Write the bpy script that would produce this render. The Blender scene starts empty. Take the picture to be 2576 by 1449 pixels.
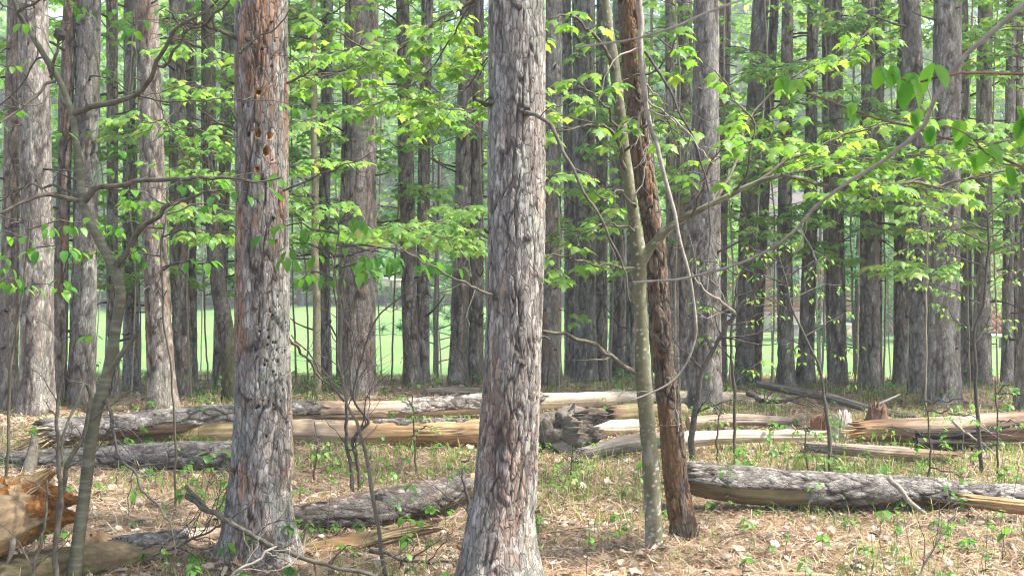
import bpy, math, random
import numpy as np
from mathutils import Vector, Matrix

# ------------------------------------------------------------------ camera, sky, sun, exposure
SC = bpy.context.scene
COL = SC.collection
F, CX, HY, CH = 3000.0, 1288.0, 600.0, 1.6      # focal length and horizon in photo pixels (2576 wide), eye height
cam_d = bpy.data.cameras.new('camera')
cam = bpy.data.objects.new('camera', cam_d)
COL.objects.link(cam)
cam.location = (0, 0, CH)
cam.rotation_euler = (math.radians(90), 0, 0)
cam_d.sensor_width = 36.0
cam_d.lens = 36.0 * F / 2576.0
cam_d.shift_y = -(724.5 - HY) / 2576.0
cam_d.clip_start = 0.05
cam_d.clip_end = 2000.0
cam_d.dof.use_dof = True
cam_d.dof.focus_distance = 7.5
cam_d.dof.aperture_fstop = 9.0
SC.camera = cam

SUN_EL, SUN_AZ = math.radians(56), math.radians(98)    # azimuth from +Y towards +X
sun_dir = Vector((math.sin(SUN_AZ) * math.cos(SUN_EL), math.cos(SUN_AZ) * math.cos(SUN_EL), math.sin(SUN_EL)))
world = bpy.data.worlds.new('World')
SC.world = world
world.use_nodes = True
wn = world.node_tree
sky = wn.nodes.new('ShaderNodeTexSky')
sky.sky_type = 'NISHITA'
sky.sun_disc = False
sky.sun_elevation = SUN_EL
sky.sun_rotation = SUN_AZ
sky.air_density = 1.0
sky.dust_density = 3.0
sky.ozone_density = 0.6
bg = wn.nodes['Background']
bg.inputs['Strength'].default_value = 0.15
wn.links.new(sky.outputs['Color'], bg.inputs['Color'])
sun_l = bpy.data.lights.new('sun', 'SUN')
sun_l.energy = 3.2
sun_l.angle = math.radians(2.0)
sun_l.color = (1.0, 0.965, 0.92)
sun = bpy.data.objects.new('sun', sun_l)
sun.rotation_euler = sun_dir.to_track_quat('Z', 'Y').to_euler()
sun.location = (10, -5, 30)
COL.objects.link(sun)
SC.view_settings.view_transform = 'Standard'
SC.view_settings.look = 'None'
SC.view_settings.exposure = 2.16
SC.view_settings.gamma = 1.0
SC.view_settings.use_curve_mapping = False
SC.render.engine = 'CYCLES'
SC.cycles.max_bounces = 7
SC.cycles.diffuse_bounces = 4
SC.cycles.glossy_bounces = 2
SC.cycles.transmission_bounces = 4
SC.cycles.caustics_reflective = False
SC.cycles.caustics_refractive = False
SC.cycles.use_denoising = True
SC.cycles.filter_width = 1.15

RNG = np.random.default_rng(11)
random.seed(5)

def P(x, y, d):
    return np.array([(x - CX) / F * d, d, CH - (y - HY) / F * d])

def dep(y):
    return F * CH / (y - HY)

# ------------------------------------------------------------------ numpy noise
TAB = np.random.default_rng(3).random((512, 512))
TAB2 = np.random.default_rng(4).random((512, 512))
TAB3 = np.random.default_rng(9).random((512, 512))

def vnoise(x, y, px=512, seed=0):
    x = np.asarray(x, float); y = np.asarray(y, float)
    ix = np.floor(x).astype(int); iy = np.floor(y).astype(int)
    fx = x - ix; fy = y - iy
    fx = fx * fx * (3 - 2 * fx); fy = fy * fy * (3 - 2 * fy)
    a0 = (ix % px + seed * 17) % 512; a1 = ((ix + 1) % px + seed * 17) % 512
    b0 = (iy + seed * 31) % 512; b1 = (iy + 1 + seed * 31) % 512
    return (TAB[a0, b0] * (1 - fx) + TAB[a1, b0] * fx) * (1 - fy) + (TAB[a0, b1] * (1 - fx) + TAB[a1, b1] * fx) * fy

def fbm(x, y, px=512, seed=0, oct=3):
    s = 0; a = 0.5; t = 0
    for k in range(oct):
        m = 2 ** k
        s = s + a * vnoise(np.asarray(x) * m, np.asarray(y) * m, min(px * m, 512), seed + k)
        t += a; a *= 0.5
    return s / t

def worley(x, y, px, seed=0):
    ix = np.floor(x).astype(int); iy = np.floor(y).astype(int)
    f1 = np.full(x.shape, 9.0); f2 = np.full(x.shape, 9.0); idr = np.zeros(x.shape)
    for dx in (-1, 0, 1):
        for dy in (-1, 0, 1):
            cx = ix + dx; cy = iy + dy
            a = (cx % px + seed * 13) % 512; b = (cy + seed * 29) % 512
            dd = np.hypot(cx + TAB[a, b] - x, cy + TAB2[a, b] - y)
            r = TAB3[a, b]
            near = dd < f1
            f2 = np.where(near, f1, np.minimum(f2, dd))
            idr = np.where(near, r, idr)
            f1 = np.where(near, dd, f1)
    return f1, f2, idr

def sst(e0, e1, x):
    t = np.clip((np.asarray(x) - e0) / (e1 - e0), 0, 1)
    return t * t * (3 - 2 * t)

# ------------------------------------------------------------------ mesh helpers
def mesh_np(name, V, faces, mat, smooth=True, col=None):
    V = np.asarray(V, np.float32).reshape(-1, 3)
    me = bpy.data.meshes.new(name)
    me.vertices.add(len(V)); me.vertices.foreach_set('co', V.ravel())
    faces = [np.asarray(f, np.int32) for f in faces if len(f)]
    nl = sum(f.size for f in faces); npoly = sum(len(f) for f in faces)
    me.loops.add(nl); me.polygons.add(npoly)
    me.loops.foreach_set('vertex_index', np.concatenate([f.ravel() for f in faces]))
    st = []; o = 0
    for f in faces:
        st.append(o + np.arange(len(f)) * f.shape[1]); o += f.size
    me.polygons.foreach_set('loop_start', np.concatenate(st).astype(np.int32))
    if smooth:
        me.polygons.foreach_set('use_smooth', np.ones(npoly, bool))
    me.update(calc_edges=True)
    if col is not None:
        a = me.color_attributes.new('Col', 'FLOAT_COLOR', 'POINT')
        c = np.ones((len(V), 4), np.float32); c[:, :3] = np.clip(col, 0, 1)
        a.data.foreach_set('color', c.ravel())
    if mat is not None:
        me.materials.append(mat)
    return me

def obj(name, me, parent=None, loc=None):
    o = bpy.data.objects.new(name, me)
    COL.objects.link(o)
    if parent is not None: o.parent = parent
    if loc is not None: o.location = loc
    return o

def thing(name, label, cat, loc, group=None):
    e = bpy.data.objects.new(name, None)
    COL.objects.link(e)
    e.location = [float(v) for v in loc]
    e.empty_display_size = 0.1
    e['label'] = label; e['category'] = cat
    if group: e['group'] = group
    return e

def tag(o, label=None, cat=None, group=None, kind=None):
    if label: o['label'] = label
    if cat: o['category'] = cat
    if group: o['group'] = group
    if kind: o['kind'] = kind
    return o

class MB:
    def __init__(s):
        s.V = []; s.F = {3: [], 4: []}; s.C = []; s.n = 0
    def add(s, V, F, col=None):
        V = np.asarray(V, float).reshape(-1, 3); F = np.asarray(F, int)
        s.V.append(V); s.F[F.shape[1]].append(F + s.n); s.n += len(V)
        if col is not None:
            s.C.append(np.broadcast_to(np.asarray(col, float), V.shape))
    def build(s, name, mat, parent=None, off=None, smooth=True):
        V = np.concatenate(s.V)
        if off is not None: V = V - np.asarray(off)
        fs = [np.concatenate(s.F[k]) for k in (3, 4) if s.F[k]]
        me = mesh_np(name, V, fs, mat, smooth, np.concatenate(s.C) if s.C else None)
        return obj(name, me, parent)

def part(name, V, F, mat, parent, col=None, smooth=True):
    off = np.array(parent.location) if parent.parent is None else np.array(parent.parent.location)
    F = F if isinstance(F, list) else [F]
    return obj(name, mesh_np(name, np.asarray(V).reshape(-1, 3) - off, F, mat, smooth, col), parent)

def catmull(C, n):
    C = np.asarray(C, float)
    if len(C) == 2:
        t = np.linspace(0, 1, n)[:, None]
        return C[0] * (1 - t) + C[1] * t
    ch = np.r_[0, np.cumsum(np.linalg.norm(np.diff(C[:, :3], axis=0), axis=1) + 1e-9)]
    E = np.vstack([2 * C[0] - C[1], C, 2 * C[-1] - C[-2]])
    u = np.linspace(0, ch[-1], n)
    k = np.clip(np.searchsorted(ch, u, side='right') - 1, 0, len(C) - 2)
    t = ((u - ch[k]) / (ch[k + 1] - ch[k]))[:, None]
    p0, p1, p2, p3 = E[k], E[k + 1], E[k + 2], E[k + 3]
    return 0.5 * (2 * p1 + (p2 - p0) * t + (2 * p0 - 5 * p1 + 4 * p2 - p3) * t ** 2 + (3 * p1 - p0 - 3 * p2 + p3) * t ** 3)

def frames(path):
    T = np.gradient(path, axis=0)
    T /= np.linalg.norm(T, axis=1)[:, None] + 1e-12
    up = np.array([0, 0, 1.0]) if abs(T[0, 2]) < 0.9 else np.array([0, 1.0, 0])
    A = np.zeros_like(T); a = np.cross(up, T[0]); a /= np.linalg.norm(a)
    for i in range(len(T)):
        a = a - T[i] * a.dot(T[i]); a /= np.linalg.norm(a) + 1e-12
        A[i] = a
    B = np.cross(T, A)
    return T, A, B

def quads(n, s):
    i = np.arange(n - 1)[:, None]; j = np.arange(s)[None, :]; k = (j + 1) % s
    return np.stack([i * s + j, i * s + k, (i + 1) * s + k, (i + 1) * s + j], -1).reshape(-1, 4)

def tube(path, rad, segs=6, cap=True):
    path = np.asarray(path, float); n = len(path)
    rad = np.broadcast_to(np.asarray(rad, float), (n,))
    T, A, B = frames(path)
    th = np.linspace(0, 2 * math.pi, segs, endpoint=False)
    V = path[:, None] + rad[:, None, None] * (np.cos(th)[None, :, None] * A[:, None] + np.sin(th)[None, :, None] * B[:, None])
    V = V.reshape(-1, 3); Q = quads(n, segs)
    return V, Q

def cap_tris(base, segs, centre, flip=False):
    j = np.arange(segs); k = (j + 1) % segs
    t = np.stack([base + j, base + k, np.full(segs, centre)], -1)
    return t[:, ::-1] if flip else t

def wiggle(path, amp, seed, freq=3.0):
    n = len(path)
    u = np.linspace(0, 1, n) * freq
    w = np.stack([vnoise(u * 3, u * 0 + seed * 7.3 + k * 11.1, seed=k) + 0.5 * vnoise(u * 9, u * 0 + seed * 5.1 + k, seed=k + 3) - 0.75 for k in range(3)], -1)
    env = sst(0, 0.12, np.linspace(0, 1, n))[:, None]
    return path + w * amp * 2 * env

# ------------------------------------------------------------------ materials
def new_mat(name):
    m = bpy.data.materials.new(name); m.use_nodes = True
    nt = m.node_tree
    b = nt.nodes['Principled BSDF']
    b.inputs['Roughness'].default_value = 0.9
    b.inputs['Specular IOR Level'].default_value = 0.2
    return m, nt, b

def N(nt, t, **kw):
    n = nt.nodes.new(t)
    for k, v in kw.items():
        if k in n.inputs: n.inputs[k].default_value = v
        else: setattr(n, k, v)
    return n

def ramp(nt, stops):
    r = nt.nodes.new('ShaderNodeValToRGB')
    e = r.color_ramp.elements
    while len(e) < len(stops): e.new(0.5)
    for k, (p, c) in enumerate(stops):
        e[k].position = p; e[k].color = (c[0], c[1], c[2], 1)
    return r

def mixc(nt, fac, a, b, mode='MIX'):
    m = nt.nodes.new('ShaderNodeMix'); m.data_type = 'RGBA'; m.blend_type = mode
    for s, v in ((0, fac), (6, a), (7, b)):
        if hasattr(v, 'is_output'): nt.links.new(v, m.inputs[s])
        elif s == 0: m.inputs[0].default_value = v
        else: m.inputs[s].default_value = (v[0], v[1], v[2], 1)
    return m.outputs[2]

def coords(nt, scale=(1, 1, 1), kind='Object'):
    t = nt.nodes.new('ShaderNodeTexCoord'); m = nt.nodes.new('ShaderNodeMapping')
    m.inputs['Scale'].default_value = scale
    nt.links.new(t.outputs[kind], m.inputs['Vector'])
    return m.outputs['Vector']

def bump(nt, b, h, strength=0.5, dist=0.01):
    k = nt.nodes.new('ShaderNodeBump')
    k.inputs['Strength'].default_value = strength; k.inputs['Distance'].default_value = dist
    nt.links.new(h, k.inputs['Height']); nt.links.new(k.outputs['Normal'], b.inputs['Normal'])

def mat_attr(name, vscale=(30, 30, 8), lo=0.72, hi=1.25, bs=0.6, bd=0.008, rough=0.92):
    """vertex colour (bark plates, fissures, grain) broken up by fine node noise and relief"""
    m, nt, b = new_mat(name)
    at = N(nt, 'ShaderNodeAttribute', attribute_name='Col')
    v = coords(nt, vscale)
    n1 = N(nt, 'ShaderNodeTexNoise', Scale=1.0, Detail=5.0, Roughness=0.65)
    nt.links.new(v, n1.inputs['Vector'])
    r = ramp(nt, [(0.3, (lo, lo, lo)), (0.7, (hi, hi, hi))])
    nt.links.new(n1.outputs['Fac'], r.inputs['Fac'])
    c = mixc(nt, 1.0, at.outputs['Color'], r.outputs['Color'], 'MULTIPLY')
    nt.links.new(c, b.inputs['Base Color'])
    bump(nt, b, n1.outputs['Fac'], bs, bd)
    b.inputs['Roughness'].default_value = rough
    return m

def mat_noise(name, stops, scale=(20, 20, 20), detail=4.0, rough=0.9, bs=0.4, bd=0.01, rand=0.0):
    m, nt, b = new_mat(name)
    v = coords(nt, scale)
    n1 = N(nt, 'ShaderNodeTexNoise', Scale=1.0, Detail=detail, Roughness=0.6)
    nt.links.new(v, n1.inputs['Vector'])
    r = ramp(nt, stops)
    nt.links.new(n1.outputs['Fac'], r.inputs['Fac'])
    nt.links.new(r.outputs['Color'], b.inputs['Base Color'])
    bump(nt, b, n1.outputs['Fac'], bs, bd)
    b.inputs['Roughness'].default_value = rough
    return m

def mat_leaf(name, stops, trans, tmix=0.45, rough=0.45, spec=0.35):
    """leaf: colour differs leaf by leaf, light comes through"""
    m, nt, b = new_mat(name)
    oi = N(nt, 'ShaderNodeObjectInfo'); ge = N(nt, 'ShaderNodeNewGeometry')
    ad = N(nt, 'ShaderNodeMath', operation='ADD'); fr = N(nt, 'ShaderNodeMath', operation='FRACT')
    nt.links.new(oi.outputs['Random'], ad.inputs[0]); nt.links.new(ge.outputs['Random Per Island'], ad.inputs[1])
    nt.links.new(ad.outputs[0], fr.inputs[0])
    r = ramp(nt, stops); nt.links.new(fr.outputs[0], r.inputs['Fac'])
    nt.links.new(r.outputs['Color'], b.inputs['Base Color'])
    b.inputs['Roughness'].default_value = rough; b.inputs['Specular IOR Level'].default_value = spec
    tr = N(nt, 'ShaderNodeBsdfTranslucent')
    c2 = mixc(nt, 1.0, r.outputs['Color'], trans, 'MULTIPLY')
    nt.links.new(c2, tr.inputs['Color'])
    mx = N(nt, 'ShaderNodeMixShader'); mx.inputs[0].default_value = tmix
    nt.links.new(b.outputs[0], mx.inputs[1]); nt.links.new(tr.outputs[0], mx.inputs[2])
    nt.links.new(mx.outputs[0], nt.nodes['Material Output'].inputs['Surface'])
    return m

def mat_island(name, stops, rough=0.9, trans=None, tmix=0.3):
    m, nt, b = new_mat(name)
    ge = N(nt, 'ShaderNodeNewGeometry')
    r = ramp(nt, stops); nt.links.new(ge.outputs['Random Per Island'], r.inputs['Fac'])
    nt.links.new(r.outputs['Color'], b.inputs['Base Color'])
    b.inputs['Roughness'].default_value = rough
    if trans:
        tr = N(nt, 'ShaderNodeBsdfTranslucent')
        nt.links.new(mixc(nt, 1.0, r.outputs['Color'], trans, 'MULTIPLY'), tr.inputs['Color'])
        mx = N(nt, 'ShaderNodeMixShader'); mx.inputs[0].default_value = tmix
        nt.links.new(b.outputs[0], mx.inputs[1]); nt.links.new(tr.outputs[0], mx.inputs[2])
        nt.links.new(mx.outputs[0], nt.nodes['Material Output'].inputs['Surface'])
    return m

def mat_bark(name, vs, fs, crack=(0.05, 0.038, 0.032), cw=0.075):
    """bark: plate colours from the mesh, crisp thin flakes and hairline cracks from stretched cells"""
    m, nt, b = new_mat(name)
    at = N(nt, 'ShaderNodeAttribute', attribute_name='Col')
    v = coords(nt, vs); v2 = coords(nt, fs)
    n1 = N(nt, 'ShaderNodeTexNoise', Scale=1.0, Detail=5.0, Roughness=0.65); nt.links.new(v, n1.inputs['Vector'])
    nd = N(nt, 'ShaderNodeTexNoise', Scale=0.9, Detail=3.0); nt.links.new(v2, nd.inputs['Vector'])
    mx = nt.nodes.new('ShaderNodeVectorMath'); mx.operation = 'MULTIPLY_ADD'; mx.inputs[1].default_value = (1.1, 1.1, 1.1)
    nt.links.new(nd.outputs['Color'], mx.inputs[0]); nt.links.new(v2, mx.inputs[2])
    ve = nt.nodes.new('ShaderNodeTexVoronoi'); ve.feature = 'DISTANCE_TO_EDGE'; ve.inputs['Scale'].default_value = 1.0
    vc = nt.nodes.new('ShaderNodeTexVoronoi'); vc.feature = 'F1'; vc.inputs['Scale'].default_value = 1.0
    nt.links.new(mx.outputs[0], ve.inputs['Vector']); nt.links.new(mx.outputs[0], vc.inputs['Vector'])
    sp = nt.nodes.new('ShaderNodeSeparateColor'); nt.links.new(vc.outputs['Color'], sp.inputs[0])
    r = ramp(nt, [(0.3, (0.66, 0.66, 0.66)), (0.7, (1.3, 1.3, 1.3))]); nt.links.new(n1.outputs['Fac'], r.inputs['Fac'])
    rf = ramp(nt, [(0.0, (0.78, 0.78, 0.78)), (0.7, (1.0, 1.0, 1.0)), (1.0, (1.35, 1.33, 1.3))]); nt.links.new(sp.outputs[0], rf.inputs['Fac'])
    c = mixc(nt, 1.0, at.outputs['Color'], r.outputs['Color'], 'MULTIPLY')
    c = mixc(nt, 1.0, c, rf.outputs['Color'], 'MULTIPLY')
    rc = ramp(nt, [(0.0, (0.62, 0.62, 0.62)), (cw, (0, 0, 0))]); nt.links.new(ve.outputs['Distance'], rc.inputs['Fac'])
    c = mixc(nt, rc.outputs['Color'], c, crack)
    nt.links.new(c, b.inputs['Base Color'])
    ad = N(nt, 'ShaderNodeMath', operation='MULTIPLY_ADD'); nt.links.new(sp.outputs[0], ad.inputs[0]); ad.inputs[1].default_value = 0.6
    re_ = ramp(nt, [(0.0, (0, 0, 0)), (cw * 1.4, (1, 1, 1))]); nt.links.new(ve.outputs['Distance'], re_.inputs['Fac'])
    nt.links.new(re_.outputs['Color'], ad.inputs[2])
    ad2 = N(nt, 'ShaderNodeMath', operation='MULTIPLY_ADD'); nt.links.new(n1.outputs['Fac'], ad2.inputs[0]); ad2.inputs[1].default_value = 0.7; nt.links.new(ad.outputs[0], ad2.inputs[2])
    bump(nt, b, ad2.outputs[0], 0.8, 0.004)
    b.inputs['Roughness'].default_value = 0.92
    return m

M = {}
M['bark'] = mat_bark('pine_bark', (95, 95, 26), (46, 46, 13))
M['log_bark'] = mat_bark('log_bark', (34, 80, 80), (24, 52, 52))
M['wood'] = mat_attr('bare_wood', (6, 60, 60), 0.7, 1.22, 0.6, 0.005, 0.8)
M['rot'] = mat_attr('rotten_wood', (60, 60, 60), 0.55, 1.4, 0.9, 0.012)
M['smooth_bark'] = mat_attr('smooth_bark', (28, 28, 70), 0.78, 1.2, 0.4, 0.003, 0.8)
M['twig'] = mat_noise('twig_bark', [(0.3, (0.045, 0.036, 0.03)), (0.7, (0.13, 0.115, 0.1))], (30, 30, 30), bs=0.2)
M['pale_twig'] = mat_noise('dead_twig', [(0.3, (0.17, 0.145, 0.115)), (0.7, (0.36, 0.32, 0.27))], (25, 25, 25), bs=0.2)
M['maple_twig'] = mat_noise('maple_twig', [(0.3, (0.06, 0.05, 0.035)), (0.7, (0.16, 0.145, 0.11))], (30, 30, 30), bs=0.2)
M['red_twig'] = mat_noise('red_twig', [(0.3, (0.11, 0.065, 0.045)), (0.7, (0.2, 0.13, 0.09))], (30, 30, 30), bs=0.2)
M['stub'] = mat_noise('dead_branch_stub', [(0.3, (0.03, 0.025, 0.022)), (0.7, (0.11, 0.095, 0.085))], (30, 30, 30))
M['maple_leaf'] = mat_leaf('maple_leaf', [(0.0, (0.1, 0.22, 0.045)), (0.4, (0.145, 0.28, 0.055)), (0.8, (0.2, 0.33, 0.075)), (1.0, (0.26, 0.36, 0.09))], (1.6, 1.6, 0.8), 0.55)
M['sap_leaf'] = mat_leaf('understory_leaf', [(0.0, (0.13, 0.27, 0.075)), (0.5, (0.185, 0.34, 0.08)), (0.92, (0.25, 0.39, 0.1)), (1.0, (0.3, 0.27, 0.08))], (1.6, 1.6, 0.95), 0.55)
M['oval_leaf'] = mat_leaf('oval_leaf', [(0.0, (0.065, 0.19, 0.036)), (0.5, (0.1, 0.25, 0.042)), (1.0, (0.15, 0.3, 0.05))], (1.45, 1.55, 0.7), 0.55, 0.4, 0.4)
m = mat_leaf('broad_leaf', [(0.0, (0.1, 0.29, 0.04)), (0.5, (0.14, 0.35, 0.05)), (1.0, (0.2, 0.4, 0.06))], (1.7, 1.7, 0.7), 0.6, 0.4, 0.4)
nt = m.node_tree; tc = nt.nodes.new('ShaderNodeTexCoord'); sp = nt.nodes.new('ShaderNodeSeparateXYZ'); nt.links.new(tc.outputs['Object'], sp.inputs[0])
ab = N(nt, 'ShaderNodeMath', operation='ABSOLUTE'); nt.links.new(sp.outputs[0], ab.inputs[0])
ml = N(nt, 'ShaderNodeMath', operation='MULTIPLY_ADD'); nt.links.new(ab.outputs[0], ml.inputs[0]); ml.inputs[1].default_value = -0.75; nt.links.new(sp.outputs[1], ml.inputs[2])
sn = N(nt, 'ShaderNodeMath', operation='MULTIPLY'); nt.links.new(ml.outputs[0], sn.inputs[0]); sn.inputs[1].default_value = 62.0
si = N(nt, 'ShaderNodeMath', operation='SINE'); nt.links.new(sn.outputs[0], si.inputs[0])
rv = ramp(nt, [(0.0, (0.8, 0.8, 0.8)), (0.6, (1.05, 1.05, 1.05))]); nt.links.new(si.outputs[0], rv.inputs['Fac'])
bsdf = nt.nodes['Principled BSDF']; src = bsdf.inputs['Base Color'].links[0].from_socket
nt.links.new(mixc(nt, 1.0, src, rv.outputs['Color'], 'MULTIPLY'), bsdf.inputs['Base Color'])
bump(nt, bsdf, si.outputs[0], 0.5, 0.01)
M['broad_leaf'] = m
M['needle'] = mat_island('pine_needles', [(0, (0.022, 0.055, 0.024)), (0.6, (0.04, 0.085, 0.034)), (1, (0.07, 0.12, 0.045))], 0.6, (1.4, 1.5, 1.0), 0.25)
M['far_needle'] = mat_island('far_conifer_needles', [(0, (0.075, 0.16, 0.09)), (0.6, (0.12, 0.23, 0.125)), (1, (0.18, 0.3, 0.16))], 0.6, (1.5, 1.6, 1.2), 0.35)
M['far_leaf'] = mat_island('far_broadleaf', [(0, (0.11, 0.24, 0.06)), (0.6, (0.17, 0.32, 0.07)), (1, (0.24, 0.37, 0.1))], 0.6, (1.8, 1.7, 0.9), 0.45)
M['litter_needle'] = mat_island('fallen_needles', [(0, (0.1, 0.055, 0.03)), (0.35, (0.27, 0.16, 0.085)), (0.75, (0.4, 0.295, 0.19)), (1, (0.58, 0.49, 0.37))])
M['litter_leaf'] = mat_island('fallen_leaves', [(0, (0.12, 0.065, 0.035)), (0.25, (0.3, 0.2, 0.12)), (0.6, (0.5, 0.4, 0.29)), (0.85, (0.62, 0.54, 0.42)), (1, (0.3, 0.12, 0.045))], 0.85, (1, 1, 1), 0.2)
M['chip'] = mat_island('bark_chips', [(0, (0.07, 0.05, 0.04)), (0.5, (0.22, 0.18, 0.16)), (1, (0.34, 0.26, 0.21))])
M['grass'] = mat_island('grass_blades', [(0, (0.07, 0.16, 0.03)), (0.5, (0.13, 0.24, 0.045)), (0.75, (0.22, 0.29, 0.08)), (1, (0.5, 0.44, 0.26))], 0.6, (1.5, 1.5, 0.8), 0.4)
M['ground'] = mat_noise('needle_duff', [(0.28, (0.11, 0.08, 0.055)), (0.5, (0.22, 0.17, 0.115)), (0.72, (0.36, 0.29, 0.21))], (9, 9, 9), 8.0, bs=0.9, bd=0.03)

# ------------------------------------------------------------------ ground
PROF_Y = [-400, 0, 13.2, 14.2, 16, 20, 30, 45, 60, 75, 110, 300, 900]
PROF_Z = [0, 0, 0.0, -0.06, -0.34, -0.8, -1.5, -2.12, -1.7, -1.0, 1.2, 5, 12]
MOUNDS = []          # needles heaped at the trunk feet: x, y, radius, height
for (mx_, my_) in ((648, 1425), (1250, 1500), (1646, 1412), (1722, 1400), (93, 1048), (203, 1028), (409, 1041), (902, 1003), (1775, 1043), (2370, 1021), (2314, 1000), (1386, 987)):
    d_ = dep(my_); MOUNDS.append(((mx_ - CX) / F * d_, d_, 0.34, 0.05))
def hgt(x, y):
    x = np.asarray(x, float); y = np.asarray(y, float)
    h = np.interp(y, PROF_Y, PROF_Z)
    near = 1 - sst(14, 20, y)
    h = h + near * (0.10 * (fbm(x * 0.45 + 60, y * 0.45 + 60, seed=2) - 0.5) + 0.05 * (fbm(x * 2.1 + 30, y * 2.1 + 30, seed=6) - 0.5))
    for (mx_, my_, mr_, mh_) in MOUNDS:
        h = h + mh_ * np.exp(-((x - mx_) ** 2 + (y - my_) ** 2) / mr_ ** 2)
    return h + (1 - near) * 0.25 * (fbm(x * 0.08 + 40, y * 0.08 + 40, seed=8) - 0.5)

def sheet(name, xs, ys, mat, dz=0.0, keep=None):
    X, Y = np.meshgrid(xs, ys)
    V = np.stack([X, Y, hgt(X, Y) + dz], -1).reshape(-1, 3)
    n, m = len(ys), len(xs)
    i = np.arange(n - 1)[:, None]; j = np.arange(m - 1)[None, :]
    Q = np.stack([i * m + j, i * m + j + 1, (i + 1) * m + j + 1, (i + 1) * m + j], -1).reshape(-1, 4)
    if keep is not None:
        c = V[Q].mean(1); Q = Q[keep(c[:, 0], c[:, 1])]
    return obj(name, mesh_np(name, V, [Q], mat, True))

gx = np.r_[-500, -200, -90, -50, np.arange(-30, -9, 1.0), np.arange(-9, 9.01, 0.12), np.arange(10, 31, 1.0), 50, 90, 200, 500]
gy = np.r_[-300, -100, -40, -15, np.arange(-8, 3.5, 0.8), np.arange(3.6, 16, 0.12), np.arange(16.5, 62, 1.5), np.arange(64, 120, 5), 150, 220, 320, 520, 900]
ground = sheet('ground', gx, gy, M['ground'])
tag(ground, 'brown forest floor of pine needles and duff', None, None, 'structure')

m, nt, b = new_mat('lawn_turf')
v = coords(nt, (1, 1, 1))
n1 = N(nt, 'ShaderNodeTexNoise', Scale=0.22, Detail=5.0); nt.links.new(v, n1.inputs['Vector'])
n2 = N(nt, 'ShaderNodeTexNoise', Scale=14.0, Detail=6.0); nt.links.new(v, n2.inputs['Vector'])
r1 = ramp(nt, [(0.3, (0.085, 0.165, 0.048)), (0.7, (0.16, 0.25, 0.078))]); nt.links.new(n1.outputs['Fac'], r1.inputs['Fac'])
r2 = ramp(nt, [(0.3, (0.6, 0.68, 0.6)), (0.7, (1.2, 1.15, 1.15))]); nt.links.new(n2.outputs['Fac'], r2.inputs['Fac'])
nt.links.new(mixc(nt, 1.0, r1.outputs['Color'], r2.outputs['Color'], 'MULTIPLY'), b.inputs['Base Color'])
bump(nt, b, n2.outputs['Fac'], 0.8, 0.04)
lawn = sheet('lawn', np.r_[-80, -50, np.arange(-34, 34.1, 0.7), 50, 80], np.r_[np.arange(14.6, 20, 0.35), np.arange(20, 62, 0.8)], m, 0.012,
             keep=lambda x, y: (y > 14.9 + 0.8 * vnoise(x * 1.3 + 80, y * 0 + 3)) & (y < np.where(x > 6.5, 46.0, 59.0) + 3 * vnoise(x * 0.4 + 50, y * 0 + 9)))
tag(lawn, 'bright sunlit mown lawn beyond the pines', None, None, 'structure')

# ------------------------------------------------------------------ needle crowns (shared between pines)
def tuft_cloud(rng, centres, blades, L, Wd, up=0.25):
    n = len(centres) * blades
    c = np.repeat(centres, blades, 0)
    d = rng.normal(size=(n, 3)); d[:, 2] += up; d /= np.linalg.norm(d, axis=1)[:, None]
    s = np.cross(d, rng.normal(size=(n, 3))); s /= np.linalg.norm(s, axis=1)[:, None]
    l = L * rng.uniform(0.6, 1.2, n)[:, None]; w = Wd * rng.uniform(0.6, 1.3, n)[:, None]
    V = np.stack([c - s * w, c + s * w, c + d * l], 1).reshape(-1, 3)
    return V, np.arange(n * 3).reshape(-1, 3)

def pine_crown_mesh(seed, z0=9.0, z1=17.5, R=1.55, nb=46, tufts=8, blades=5):
    rng = np.random.default_rng(seed)
    mb = MB(); ctr = []
    for k in range(nb):
        t = (k + rng.random()) / nb
        z = z0 + (z1 - z0) * t
        az = k * 2.4 + rng.uniform(-0.4, 0.4)
        ln = R * (1.05 - 0.75 * t ** 1.6) * rng.uniform(0.6, 1.15)
        p = [[0, 0, z]]
        for q in (0.5, 1.0):
            p.append([math.cos(az) * ln * q, math.sin(az) * ln * q, z + ln * q * (0.1 + 0.25 * t) - 0.12 * q * q])
        path = catmull(p, 5)
        Vt, Qt = tube(path, np.linspace(0.03, 0.008, 5), 4)
        mb.add(Vt, Qt)
        u = rng.uniform(0.25, 1.05, tufts)[:, None]
        ctr.append(path[0] * (1 - u) + path[-1] * u + rng.normal(size=(tufts, 3)) * [0.2, 0.2, 0.12])
    return mb, tuft_cloud(rng, np.concatenate(ctr), blades, 0.24, 0.035)

CROWNS = []
for k in range(3):
    mb, (Vn, Fn) = pine_crown_mesh(100 + k)
    Vb = np.concatenate(mb.V); Qb = np.concatenate(mb.F[4])
    me = mesh_np('crown', np.vstack([Vn, Vb]), [Fn, Qb + len(Vn)], M['needle'], False)
    me.materials.append(M['stub'])
    mi = np.r_[np.zeros(len(Fn), np.int32), np.ones(len(Qb), np.int32)]
    me.polygons.foreach_set('material_index', mi)
    CROWNS.append(me)

# ------------------------------------------------------------------ pine trunks
GREY, PINK, PALE, CRK = np.array([0.24, 0.219, 0.193]), np.array([0.3, 0.17, 0.105]), np.array([0.41, 0.385, 0.35]), np.array([0.045, 0.034, 0.03])

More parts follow.
